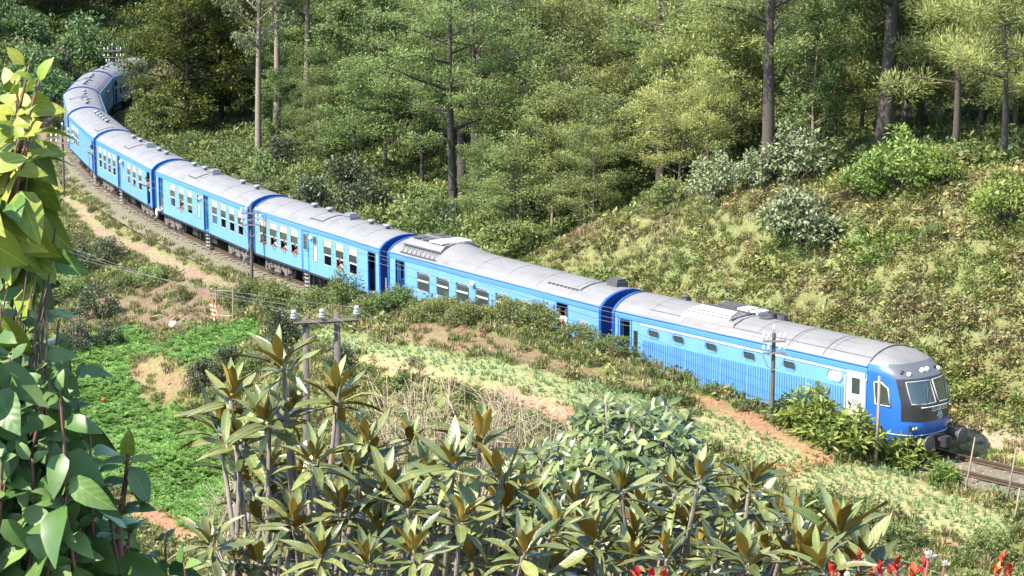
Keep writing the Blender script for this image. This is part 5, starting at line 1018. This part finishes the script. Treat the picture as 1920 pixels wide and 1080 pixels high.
rosette_bush([(850, 880), (940, 905), (770, 838), (765, 955), (862, 985), (945, 955), (980, 1045), (885, 1050), (1035, 1000), (720, 925), (800, 905), (1035, 1068), (775, 1045), (900, 840), (815, 1000), (690, 1062), (1000, 950)], 850, 7.3, 'middle rosette bush with golden brown leaf undersides in front of the dry twigs', 32, extra=12, box=(690, 920, 1060, 1090))
rosette_bush([(1085, 955), (1165, 925), (1210, 965), (1265, 925), (1310, 905), (1405, 915), (1378, 965), (1290, 985), (1190, 1010), (1120, 1015), (1480, 990), (1340, 1040), (1250, 1050), (1440, 1035), (1110, 1065), (1180, 1068), (1400, 1060)], 1270, 7.5, 'right rosette bush in front of the glossy whitish shrub', 33, extra=14, box=(1070, 960, 1490, 1095))
rosette_bush([(1572, 1008), (1500, 1050), (1610, 1062), (1545, 1075)], 1540, 7.2, 'small rosette shoots beside the red leaved shrub', 34, L=.17)
# the big leaved plant on the left
def leafy_plant(tips, foot_px, Y, label, seed, L, kinds_at, foot_h=None, pairs=6, dead=()):
    rng = random.Random(seed); foot = aty(foot_px, 900, Y); foot.z = hz(foot.x, foot.y); root = thing('broadleaf_plant', foot, label, 'plant'); leaves = []; T = []
    for px, py in tips:
        yy = Y + rng.uniform(-.45, .45); p = aty(px, py, yy); T.append(p); lean = Vector((rng.uniform(-.25, .25) - .1, rng.uniform(-.2, .2), -1)).normalized(); kk = kinds_at(px, py); rot = rng.uniform(0, 3.1); n = 0; b = MB(); pts = [p]
        for j in range(pairs):
            q = p + lean * (.012 + .058 * j); pts.append(q)
            for s in (0, 1):
                az = rot + j * 1.571 + s * 3.1416 + rng.uniform(-.3, .3); el = R(48 - 30 * j + rng.uniform(-14, 14)) if j < 2 else R(rng.uniform(-55, -10)); d = (Vector((math.cos(az) * math.cos(el), math.sin(az) * math.cos(el), math.sin(el))) + Vector((-.15, -.38, -.05))).normalized()
                sz = L * (.45 + .24 * min(j, 2.6)) * rng.uniform(.8, 1.2); k = rng.choice(K_DD) if rng.random() < .012 else rng.choice(kk if rng.random() < .8 or j < 2 else K_OV); leaves.append((k, leaf_frame(q + d * .012, d, (-.45, -.55, .75), sz, rng.uniform(-.5, .5)), sz, j < 4))
        b.tube([v - foot for v in pts], [.0022 + .0005 * i for i in range(len(pts))], 5); b.build('stem', S_RTWIG, root, True)
    ends = [t + Vector((0, .12, -.34)) for t in T]; foot2 = foot + Vector((-.35, .5, 0)); limb_tree(root, foot2, ends, S_TWIG, .007, seed=seed); attach(root, leaves); return root
_rr = random.Random(8)
_up = [(56, 118), (74, 150), (30, 165), (60, 200), (15, 215), (66, 235), (35, 262), (60, 310), (15, 320), (5, 270), (40, 355), (52, 365), (10, 385), (-20, 200), (-25, 330), (-15, 420)]
_lo = [(45, 470), (20, 520), (85, 545), (110, 600), (70, 610), (30, 590), (130, 655), (145, 705), (62, 700), (20, 660), (112, 765), (168, 800), (62, 790), (15, 760), (60, 860), (125, 850), (20, 850), (178, 885), (200, 945), (110, 930), (60, 940), (15, 940), (150, 990), (85, 1000), (30, 1020), (245, 1000), (195, 1040), (140, 1060), (75, 1070), (310, 1010), (270, 1050), (345, 1055), (15, 1075), (235, 1075)]
while len(_lo) < 125:
    x, y = _rr.uniform(-40, 330), _rr.uniform(520, 1110)
    if x < np.interp(y, [500, 600, 700, 800, 900, 1000, 1110], [60, 95, 125, 150, 180, 250, 340]): _lo.append((x, y))
while len(_up) < 30:
    x, y = _rr.uniform(-50, 75), _rr.uniform(150, 440)
    if x < np.interp(y, [100, 200, 300, 440], [50, 70, 55, 10]): _up.append((x, y))
leafy_plant(_up, -10, 5.0, 'yellow green leafed plant hanging into the upper left edge', 41, .115, lambda x, y: K_OY, pairs=4)
leafy_plant(_lo, 60, 5.2, 'large leafed green plant filling the lower left corner', 42, .112, lambda x, y: K_OY if y < 545 else K_OV, pairs=5)
def sprig():
    foot = aty(225, 1090, 5.3); root = thing('young_shoot', (foot.x, foot.y, hz(foot.x, foot.y)), 'single red stemmed shoot with few leaves before the carrot field', 'plant'); o = Vector(root.location); top = aty(240, 850, 5.3); b = MB()
    b.tube([(0, 0, 0), foot - o, aty(222, 990, 5.3) - o, aty(236, 900, 5.3) - o, top - o], [.014, .012, .010, .006, .004], 6); b.build('stem', S_RTWIG, root, True); lv = []; rng = random.Random(3)
    for px, py, ax, el, s, k in ((240, 860, 1.5, 70, .07, K_OY), (243, 862, .1, 15, .065, K_OY), (238, 866, 3.0, 20, .06, K_OV), (243, 875, -.3, -55, .10, K_OV), (245, 880, .4, -50, .095, K_OV), (234, 905, 2.9, 10, .05, K_OV), (226, 960, .2, 20, .09, K_OV), (222, 990, 3.0, 25, .09, K_OV)):
        p = aty(px, py, 5.3); e = R(el); lv.append((rng.choice(k), leaf_frame(p, (math.cos(ax) * math.cos(e), -.3 * math.cos(e), math.sin(e)), (0, -.4, 1), s), s, True))
    attach(root, lv)
sprig()
# the glossy whitish shrub
def glossy_shrub():
    rng = random.Random(51); Y = 15.0; foot = aty(1140, 1000, Y); foot.z = hz(foot.x, foot.y); root = thing('glossy_shrub', foot, 'dense shrub with glossy leaves shining whitish in the middle', 'shrub'); leaves, T = [], []
    top = [(940, 868), (985, 840), (1040, 812), (1085, 775), (1110, 748), (1150, 742), (1190, 765), (1225, 750), (1262, 748), (1290, 775), (1308, 830), (1325, 885), (1340, 950)]
    for _ in range(270):
        i = rng.uniform(0, len(top) - 1.001); j = int(i); x = top[j][0] + (top[j + 1][0] - top[j][0]) * (i - j); yt = top[j][1] + (top[j + 1][1] - top[j][1]) * (i - j); f = rng.random() ** 1.3; py = yt + 8 + f * (980 - yt); x += (1135 - x) * f * .15
        p = aty(x, py, Y - .9 * math.sin(f * 1.5) + rng.uniform(-.1, .5)); T.append(p); ax = Vector((rng.uniform(-.6, .6) + (x - 1135) * .002, rng.uniform(-.9, .1), .8)).normalized(); e1 = ax.orthogonal().normalized(); e2 = ax.cross(e1)
        for k in range(7):
            az = k * 2.4 + rng.uniform(-.3, .3); el = R(50 - 14 * k + rng.uniform(-12, 12)); d = (e1 * math.cos(az) + e2 * math.sin(az)) * math.cos(el) + ax * math.sin(el); s = .105 * rng.uniform(.7, 1.2); leaves.append((rng.choice(K_WH), leaf_frame(p - ax * .01 * k, d, ax, s, rng.uniform(-.4, .4)), s * (1.5 - f), f < .8))
    limb_tree(root, foot, T[::3], S_GREY, .04, seed=51); attach(root, leaves)
glossy_shrub()
# red leaved shrub in the lower right corner
def red_shrub(tips, foot_px, label, seed, Y=6.6, white=()):
    rng = random.Random(seed); foot = aty(foot_px, 1080, Y); foot.z = hz(foot.x, foot.y); root = thing('red_leaved_shrub', foot, label, 'shrub'); leaves, T = [], []
    for px, py in tips:
        p = aty(px, py, Y + rng.uniform(-.2, .3)); T.append(p); a0 = rng.uniform(0, 6)
        for k in range(18):
            el = R(80 - 7 * k + rng.uniform(-10, 10)); az = a0 + 2.4 * k; d = Vector((math.cos(az) * math.cos(el), math.sin(az) * math.cos(el), math.sin(el))); s = (.036 if k < 7 else .062) * rng.uniform(.8, 1.2); leaves.append((rng.choice(K_RD if k < 7 else K_RY), leaf_frame(p - Vector((0, 0, .006 * k)), d, (0, 0, 1), s, rng.uniform(-.3, .3)), s, True))
    for px, py, r in white:
        p = aty(px, py, Y); T.append(p)
        for k in range(9): az = 2.4 * k; el = R(75 - 9 * k); d = Vector((math.cos(az) * math.cos(el), math.sin(az) * math.cos(el), math.sin(el))); link('petal', K_WP[k % 2][0], root, leaf_frame(p - foot - Vector((0, 0, r)), d, (0, 0, 1), r * 2.1))
    limb_tree(root, foot, T, S_RTWIG, .016, seed=seed); attach(root, leaves)
red_shrub([(1612, 1044), (1650, 1066), (1682, 1058), (1735, 1062), (1712, 1078), (1580, 1078), (1632, 1080), (1560, 1070), (1668, 1078)], 1660, 'shrub with red young leaves and white buds at the lower edge', 61, white=((1742, 1040, .013), (1772, 1056, .009)))
red_shrub([(1880, 1050), (1870, 1072), (1893, 1070)], 1880, 'small red leaved shoot in the lower right corner', 62)
red_shrub([(1195, 1080), (1222, 1078), (1245, 1082)], 1220, 'red leaved shoot at the lower edge below the right rosette bush', 63, Y=6.4)
# dry bare twigs
M_DRYT = mat('bleached_twig', (.30, .24, .15), .85, var=.35, scale=10)
def dry_shrub(boxpx, foot_px, Y, n, label, seed, r=.020):
    rng = random.Random(seed); x0, y0, x1, y1 = boxpx; foot = aty(foot_px, 900, Y); foot.z = hz(foot.x, foot.y); root = thing('dry_shrub', foot, label, 'shrub'); o = Vector(root.location); b = MB()
    for i in range(n):
        px = rng.uniform(x0, x1); base = aty(foot_px + (px - foot_px) * .75, y1 + 40, Y + rng.uniform(-1, 1)); fx = foot.lerp(base, .1); tip = aty(px + rng.uniform(-40, 40), rng.uniform(y0, y0 + (y1 - y0) * .75), Y + rng.uniform(-1.2, 1.2)); m = base.lerp(tip, .5) + Vector((rng.uniform(-.25, .25), rng.uniform(-.2, .2), rng.uniform(-.1, .1)))
        b.tube([fx - o, base - o, m - o, tip - o], [r, r * .9, r * .65, r * .3], 5)
        for j in range(5):
            q = m.lerp(tip, rng.uniform(0, .9)) if rng.random() < .6 else base.lerp(m, rng.uniform(.2, 1)); e = q + Vector((rng.uniform(-.5, .5), rng.uniform(-.4, .4), rng.uniform(-.1, .55))); mm = q.lerp(e, .5) + Vector((rng.uniform(-.1, .1), 0, rng.uniform(-.05, .1))); b.tube([q - o, mm - o, e - o], [r * .5, r * .4, r * .2], 4)
            if rng.random() < .7: e2 = mm + Vector((rng.uniform(-.3, .3), rng.uniform(-.2, .2), rng.uniform(-.1, .3))); b.tube([mm - o, e2 - o], [r * .35, r * .18], 4)
    b.build('branches', M_DRYT, root, True)
dry_shrub((690, 690, 1010, 870), 850, 48, 105, 'tangle of bare pale dry twigs behind the middle rosette bush', 71)
dry_shrub((380, 880, 520, 990), 450, 40, 26, 'bare dry twigs between the carrot field and the tall rosette bush', 72, .016)
dry_shrub((1000, 720, 1100, 850), 1050, 46, 10, 'few dry stalks left of the glossy shrub', 73, .014)
# ------------------------------------------------------------------ poles, wires, stakes, people, small things
M_POLE = mat('weathered_pole', (.085, .068, .055), .85, var=.4, scale=6, bump=.5); M_IRON = mat('grey_iron', (.20, .19, .18), .6, metal=.3, var=.3, scale=8); M_PORC = mat('white_porcelain', (.75, .75, .74), .15, spec=.7); M_WIRE = mat('bare_wire', (.20, .19, .17), .5, metal=.3); M_STAKE = mat('stake_wood', (.24, .18, .12), .9, var=.4, scale=8); M_GLAZE = mat('grey_glazed_porcelain', (.33, .31, .33), .25, var=.2)
def insulator(m=1.0):
    b = MB(); b.lathe([(.015, -.16), (.015, -.02), (.05, -.02), (.055, .03), (.03, .05), (.05, .07), (.045, .11), (.015, .14)], n=8); return b.mesh('insulator', M_PORC, True)
INS = insulator()
def crossarm_pole(base, H, arms, label, group, along, lean=.01, stay=False, r=.085):
    root = thing('telegraph_pole', base, label, 'pole', group, along); b = MB(); b.tube([(0, 0, -.8), (0, lean * H, H)], [r * 1.15, r * .8], 8); b.build('pole', M_POLE, root); link('insulator', INS, root, Matrix.Translation((0, lean * H, H + .16)))
    for i, (z, w) in enumerate(arms):
        b = MB(); b.box(-w, w, -.035 - r, .035 - r, z - .035, z + .035); a = b.build('crossarm', M_IRON, root)
        for x in (-w * .92, -w * .5, w * .5, w * .92): link('insulator', INS, a, Matrix.Translation((x, -r, z + .17)))
    b = MB(); z = arms[-1][0]; b.tube([(-.42, -r, z - .08), (-.22, -r, z - .5), (0, -r, z - .62)], .018, 5); b.tube([(.42, -r, z - .08), (.22, -r, z - .5), (0, -r, z - .62)], .018, 5); b.build('brace', M_IRON, root)
    if stay: b = MB(); b.tube([(0, 0, H * .55), (-1.1, -.9, -.5)], .012, 4); b.lathe([(.05, -.12), (.06, 0), (.05, .12)], (-.42, -.35, H * .29), 7); b.build('stay_wire', M_IRON, root)
    return root
GRP = 'telegraph poles along the railway'
p1 = aty(120, 356, 151); p1.z = hz(p1.x, p1.y) - .3; H1 = aty(118, 238, 151).z - p1.z
crossarm_pole(p1, H1, [(H1 - .35, .8), (H1 - .75, .8), (H1 - 1.1, .8)], 'thin telegraph pole with three crossarms beside the bend, next to the footpath', GRP, .1)
p2 = aty(472, 506, 116); p2.z = hz(p2.x, p2.y); H2 = aty(475, 385, 116).z - p2.z
crossarm_pole(p2, H2, [(H2 - .40, .52), (H2 - .75, .52), (H2 - 1.02, .52)], 'telegraph pole with three crossarms at the gap between two carriages', GRP, .15, stay=True)
p3 = aty(1448, 760, 80.2); p3.z = hz(p3.x, p3.y); H3 = aty(1455, 625, 80.2).z - p3.z
crossarm_pole(p3, H3, [(H3 - .28, .42), (H3 - .72, .42)], 'telegraph pole with two crossarms in front of the power car', GRP, .05, lean=.02)
p4 = aty(212, 150, 206); p4.z = hz(p4.x, p4.y); H4 = aty(213, 88, 206).z - p4.z
crossarm_pole(p4, max(3.5, H4), [(H4 - .35, .8), (H4 - .95, .8), (H4 - 1.4, .6)], 'far telegraph pole beyond the roof of the last carriages', GRP, .2)
def strand(root, a, b, sag, r, name='wire'):
    o = Vector(root.location); a, b = Vector(a), Vector(b); pts = [a.lerp(b, t) - Vector((0, 0, sag * 4 * t * (1 - t))) - o for t in np.linspace(0, 1, 15)]; q = MB(); q.tube(pts, r, 4); return q.build(name, M_WIRE, root)
w = thing('telegraph_wires', p2 + Vector((0, 0, H2)), 'thin telegraph wires strung along the train side between the poles', 'wires')
for dx in (-.4, .4):
    for k, z in ((0, .3), (1, .7)): strand(w, p1 + Vector((dx * 1.5, 0, H1 - z)), p2 + Vector((dx, -.1, H2 - z)), .5, .006); strand(w, p2 + Vector((dx, -.1, H2 - z)), p3 + Vector((dx, -.1, H3 - z)), .5, .006)
# two-legged wooden power pole in the valley
YP = 60.0; L0, L1 = aty(573, 600, YP), aty(632, 590, YP + .15); cz = aty(610, 602, YP).z
hp = thing('power_pole', (L0.x, L0.y, hz(L0.x, L0.y) - .3), 'two legged weathered wooden power pole with one crossarm and three insulators', 'pole', rz=0); o = Vector(hp.location)
for q in (L0, L1): b = MB(); b.tube([(q.x - o.x, q.y - o.y, -.4), (q.x - o.x, q.y - o.y, q.z - o.z + .06)], [.115, .085], 10); b.build('leg', M_POLE, hp, True)
a0, a1 = aty(551, 606, YP - .15) - o, aty(672, 599, YP - .1) - o; b = MB(); b.tube([a0, a1], .06, 6); b.build('crossarm', M_POLE, hp)
ib = MB(); ib.lathe([(.02, -.16), (.03, 0), (.10, .02), (.11, .05), (.06, .07), (.09, .09), (.10, .12), (.05, .14), (.08, .16), (.07, .22), (.04, .25)], n=12); im = ib.mesh('power_insulator', M_GLAZE, True); IP = []
for px, py in ((551, 598), (604, 596), (669, 590)):
    p = aty(px, py, YP - .13); link('insulator', im, hp, Matrix.Translation(p - o)); IP.append(p + Vector((0, 0, .2)))
w = thing('power_wires', IP[1], 'three pale power wires from the two legged pole crossing the valley', 'wires')
for i, p in enumerate(IP): strand(w, p, aty(-60, 372 + 22 * i, 92), .5, .0042); strand(w, p, aty(1985 - i * 70, 1150 + 14 * i, 40), .35, .0045)
# stakes along the field beside the track
for bx, by, tx_, ty_, lab in ((1641, 872, 1649, 705, 'thick fence stake beside the cab door'), (1722, 880, 1740, 775, 'leaning stake in front of the cab front'), (1776, 868, 1786, 792, 'stake right of the cab in front of the buffer'), (1806, 932, 1828, 820, 'tall stake in front of the empty track'), (1798, 903, 1801, 876, 'short stake stub beside the empty track'), (1885, 945, 1905, 842, 'stake near the right edge beside the rail'), (1897, 990, 1912, 915, 'leaning stake at the right edge of the lower terrace')):
    p = G(bx, by); t = aty(tx_, ty_, p.y + random.uniform(-.1, .25)); b = MB(); m = p.lerp(t, .5) + Vector((.03, 0, 0)); b.tube([(0, 0, -.3), m - p, t - p], [.035, .03, .022] if by != 872 else [.07, .06, .05], 6); o_ = b.build('wooden_stake', M_STAKE, None, True); o_.location = p; tag(o_, lab, 'stake', 'stakes along the field edge')
# gate frame with a striped cloth, sack, flower
g0, g1 = G(405, 608), G(437, 606); hgt = aty(404, 545, g0.y).z - g0.z; gf_ = thing('gate_frame', g0, 'thin wooden gate frame above the small carrot field', 'gate'); q = g1 - g0
for v in (Vector(), q): b = MB(); b.tube([v + Vector((0, 0, -.2)), v + Vector((.02, 0, hgt))], .045, 6); b.build('post', M_STAKE, gf_)
for z in (hgt - .05, .35): b = MB(); b.tube([Vector((-.1, 0, z + .05)), q + Vector((.1, 0, z - .08))], .022, 5); b.build('rail', M_STAKE if z > 1 else M_DRYT, gf_)
M_ORG = mat('orange_cloth', (.60, .16, .04), .8, var=.2, scale=5); M_CRM = mat('cream_cloth', (.75, .62, .48), .8, var=.1, scale=5)
b = MB(); n = 9
for i in range(n):
    z0, z1 = 1.05 - i * .115, 1.05 - (i + 1) * .115; xo = lambda z: .05 * math.sin(z * 5)
    for k in range(4): x = -.28 + k * .085; x2 = x + .085; yo = .04 * (k % 2); yo2 = .04 * ((k + 1) % 2); b.add([(x + xo(z0), -.06 + yo, z0 - .1 * k * .3), (x2 + xo(z0), -.06 + yo2, z0 - .1 * (k + 1) * .3), (x2 + xo(z1), -.06 + yo2, z1 - .1 * (k + 1) * .3), (x + xo(z1), -.06 + yo, z1 - .1 * k * .3)], [(0, 1, 2, 3)], i % 2)
me = b.mesh('striped_cloth', [M_ORG, M_CRM]); o_ = link('striped_cloth', me); o_.location = g0 + Vector((.02, -.05, .08)); sm = o_.modifiers.new('thick', 'SOLIDIFY'); sm.thickness = .015; tag(o_, 'orange and cream striped cloth hanging on the gate post', 'cloth')
p = G(325, 618); b = bmesh.new(); bmesh.ops.create_icosphere(b, subdivisions=2, radius=.22); rr = random.Random(4)
for v in b.verts: v.co *= rr.uniform(.8, 1.15); v.co.z *= 1.2
me = bpy.data.meshes.new('white_sack'); b.to_mesh(me); b.free(); me.materials.append(M_CRM); me.polygons.foreach_set('use_smooth', [True] * len(me.polygons)); o_ = link('white_sack', me); o_.location = p + Vector((0, 0, .2)); tag(o_, 'crumpled pale sack lying on the bare earth', 'sack')
for px, py, lab in ((195, 775, 'single red flower standing in the carrot field'),):
    p = G(px, py); r = thing('red_flower', p, lab, 'flower'); b = MB(); b.tube([(0, 0, -.1), (0, 0, .5)], .012, 5); b.build('stem', L_OTOP, r); b = MB(); b.lathe([(.02, .46), (.11, .52), (.12, .58), (.05, .64)], n=8); b.build('blossom', L_RED, r, True)
for px, py, s, seed in ((330, 605, .25, 1), (378, 612, .3, 2), (300, 600, .2, 3)):
    p = G(px, py); b = MB(); rr = random.Random(seed); b.tube([(-s * 2, 0, .05), (0, .1, .22), (s * 2, 0, .1)], [.04, .06, .03], 6); b.tube([(0, .1, .2), (s, .3, .5)], [.03, .01], 5); o_ = b.build('dead_branch', M_STAKE, None); o_.location = p; o_.rotation_euler = (0, 0, seed); tag(o_, ('short', 'forked', 'thin')[seed - 1] + ' dead branch lying on the bare earth ' + ('above the sack', 'beside the gate frame', 'left of the sack')[seed - 1], 'branch')
# people on the train
SKIN = mat('brown_skin', (.20, .10, .06), .55, var=.1, scale=8); HAIR = mat('black_hair', (.012, .010, .010), .5)
def cloth(c): return mat('cloth', c, .85, var=.12, scale=12)
def skinned(name, J, E, m, parent, sub=2):
    me = bpy.data.meshes.new(name); me.from_pydata([j[:3] for j in J], E, []); me.materials.append(m); o = link(name, me, parent); sm = o.modifiers.new('skin', 'SKIN'); sm.use_smooth_shade = True
    for v, j in zip(me.skin_vertices[0].data, J): v.radius = (j[3], j[3] * (j[4] if len(j) > 4 else 1))
    me.skin_vertices[0].data[0].use_root = True; o.modifiers.new('sub', 'SUBSURF').levels = sub; o.modifiers['sub'].render_levels = sub; return o
def person(pos, face, pose, top, bottom, label, group=None, lean=0.):
    """local frame: the person faces -y; standing, sitting on a sill or leaning on a window"""
    r = thing('person', pos, label, 'person', group, 0); r.rotation_euler = (0, 0, face); ly = -lean
    if pose == 'stand': pel, ch, nk, hd = (0, 0, .92), (0, ly * .5, 1.25), (0, ly, 1.44), (0, ly * 1.15 - .02, 1.60)
    else: pel, ch, nk, hd = (0, 0, .10), (0, ly * .5, .42), (0, ly, .60), (0, ly * 1.15 - .03, .76)
    J = [(*pel, .13, .8), (*ch, .15, .7), (*nk, .055), (hd[0], hd[1], hd[2] - .05, .075), (hd[0], hd[1] + .01, hd[2] + .05, .085)]; E = [(0, 1), (1, 2), (2, 3), (3, 4)]
    for s in (-1, 1):
        n = len(J); J += [(s * .19, ch[1], ch[2] + .12, .055)]; E += [(1, n)]
        if pose == 'window': J += [(s * .24, ch[1] - .22, ch[2] - .05, .042), (s * .12, ch[1] - .40, ch[2] - .02, .034), (s * .05, ch[1] - .47, ch[2] - .02, .036)]
        elif pose == 'stand': J += [(s * .25, ly * .5 - .12, 1.10, .042), (s * .24, ly - .26, 1.22, .034), (s * .24, ly - .33, 1.28, .036)]
        else: J += [(s * .25, -.08, .26, .042), (s * .17, -.30, .18, .034), (s * .15, -.37, .17, .036)]
        E += [(n, n + 1), (n + 1, n + 2), (n + 2, n + 3)]; n = len(J)
        if pose == 'window': J += [(s * .09, .02, -.04, .085), (s * .11, .04, -.30, .065), (s * .11, .40, -.33, .045), (s * .11, .54, -.30, .042)]
        elif pose == 'stand': J += [(s * .09, 0, .85, .085), (s * .10, -.01, .48, .062), (s * .10, .02, .08, .042), (s * .10, -.14, .04, .04)]
        else: J += [(s * .10, -.06, .09, .085), (s * .13, -.46, .08, .065), (s * .12, -.44, -.36, .045), (s * .12, -.58, -.42, .042)]
        E += [(0, n), (n, n + 1), (n + 1, n + 2), (n + 2, n + 3)]
    skinned('body', J, E, SKIN, r)
    n0 = 5; A = [(*pel, .145, .8), (*ch, .172, .72), (nk[0], nk[1], nk[2] - .06, .085)]; EE = [(0, 1), (1, 2)]
    for s, b0 in ((-1, 5), (1, 13)): k = len(A); A += [(*J[b0][:3], .072), (*[J[b0][i] * .4 + J[b0 + 1][i] * .6 for i in range(3)], .06)]; EE += [(1, k), (k, k + 1)]
    skinned('shirt', A, EE, top, r); A = [(pel[0], pel[1], pel[2], .15, .85)]; EE = []
    for b0 in (9, 17): k = len(A); A += [(*J[b0][:3], .10), (*J[b0 + 1][:3], .082), (*[J[b0 + 1][i] * .15 + J[b0 + 2][i] * .85 for i in range(3)], .068)]; EE += [(0, k), (k, k + 1), (k + 1, k + 2)]
    skinned('trousers', A, EE, bottom, r)
    b = bmesh.new(); bmesh.ops.create_uvsphere(b, u_segments=12, v_segments=8, radius=.105, matrix=Matrix.Translation((hd[0], hd[1] + .035, hd[2] + .055)) @ Matrix.Diagonal((.95, 1, 1, 1))); me = bpy.data.meshes.new('hair'); b.to_mesh(me); b.free(); me.materials.append(HAIR); me.polygons.foreach_set('use_smooth', [True] * len(me.polygons)); link('hair', me, r)
    b = MB(); b.lathe([(.012, 0), (.004, .03)], (hd[0], hd[1] - .085, hd[2]), 6); 
    for s in (-1, 1): b.lathe([(.010, -.008), (.010, .008)], (hd[0] + s * .03, hd[1] - .078, hd[2] + .03), 6)
    b.box(hd[0] - .025, hd[0] + .025, hd[1] - .082, hd[1] - .074, hd[2] - .055, hd[2] - .047); b.build('face', HAIR, r); return r
def on_car(k, x, y, z):
    m = Matrix.Translation(CARROOT[k].location) @ CARROOT[k].rotation_euler.to_matrix().to_4x4(); return (m @ Vector((x, y, z))), CARROOT[k].rotation_euler.z
WHT, PINK, REDC, NAVY, KHAK, TEAL = cloth((.75, .75, .74)), cloth((.62, .30, .27)), cloth((.50, .06, .06)), cloth((.04, .05, .10)), cloth((.30, .25, .17)), cloth((.05, .22, .22))
def rider(k, x, y, z, pose, top, bottom, label, lean=.1, turn=0., group=None): p, h = on_car(k, x, y, z); return person(p, h + turn, pose, top, bottom, label, group, lean)
kD = LEN['D'] / 14.4; kC = LEN['C'] / 14.4; kE = LEN['E'] / 14.4; kB = LEN['B'] / 15.2
rider('D', LEN['D'] - 13.55 * kD, -1.22, 1.06, 'sit', NAVY, WHT, 'man in white trousers sitting in the open carriage doorway, legs hanging out', .04, -.25)
rider('E', 13.5 * kE, -1.18, 1.05, 'stand', REDC, KHAK, 'passenger in a red shirt leaning out of the front doorway', .30, .2)
rider('B', 12.62 * kB, -1.22, 1.06, 'stand', PINK, WHT, 'passenger in pink standing in the coach doorway, left one of two', .18, -.3)
rider('B', 12.9 * kB, -1.12, 1.06, 'stand', WHT, WHT, 'passenger in white standing in the coach doorway, right one of two', .2, .2)
rider('F', LEN['F'] / 14.4 * 13.5, -1.2, 1.05, 'stand', TEAL, NAVY, 'passenger in dark clothes in the front doorway of the carriage on the bend', .25)
for k, x, top, lab in (('C', 1.15, WHT, 'passenger in white at the first window behind the crossarm pole'), ('C', 2.45, WHT, 'passenger in white leaning out of the second window right of the crossarm pole'), ('C', 3.7, PINK, 'passenger in pink leaning out of the third window right of the crossarm pole'), ('C', 5.0, REDC, 'passenger in red at the fourth window right of the crossarm pole'), ('C', 10.1, WHT, 'passenger at the window above the feathery bush')):
    rider(k, x * kC, -.98, 1.35, 'window', top, KHAK, lab, .32)
rider('D', LEN['D'] - 10.15 * kD, -.98, 1.35, 'window', REDC, KHAK, 'passenger in red leaning out of the middle of three windows beside the doorway', .36)
rider('E', 10.1 * kE, -.98, 1.35, 'window', WHT, KHAK, 'passenger in white at a window of the carriage with the red shirted one', .25)
p_, h_ = on_car('I', LEN['I'] / 14.4 * 13.5, 1.2, 1.05); person(p_, h_ + math.pi, 'stand', KHAK, NAVY, 'passenger in the shaded inner doorway of the last visible carriage', None, .25)
rider('A', LEN['A'] - 1.6, -.75, 1.15, 'window', NAVY, NAVY, 'driver in dark clothes behind the cab side window', .05, .9)
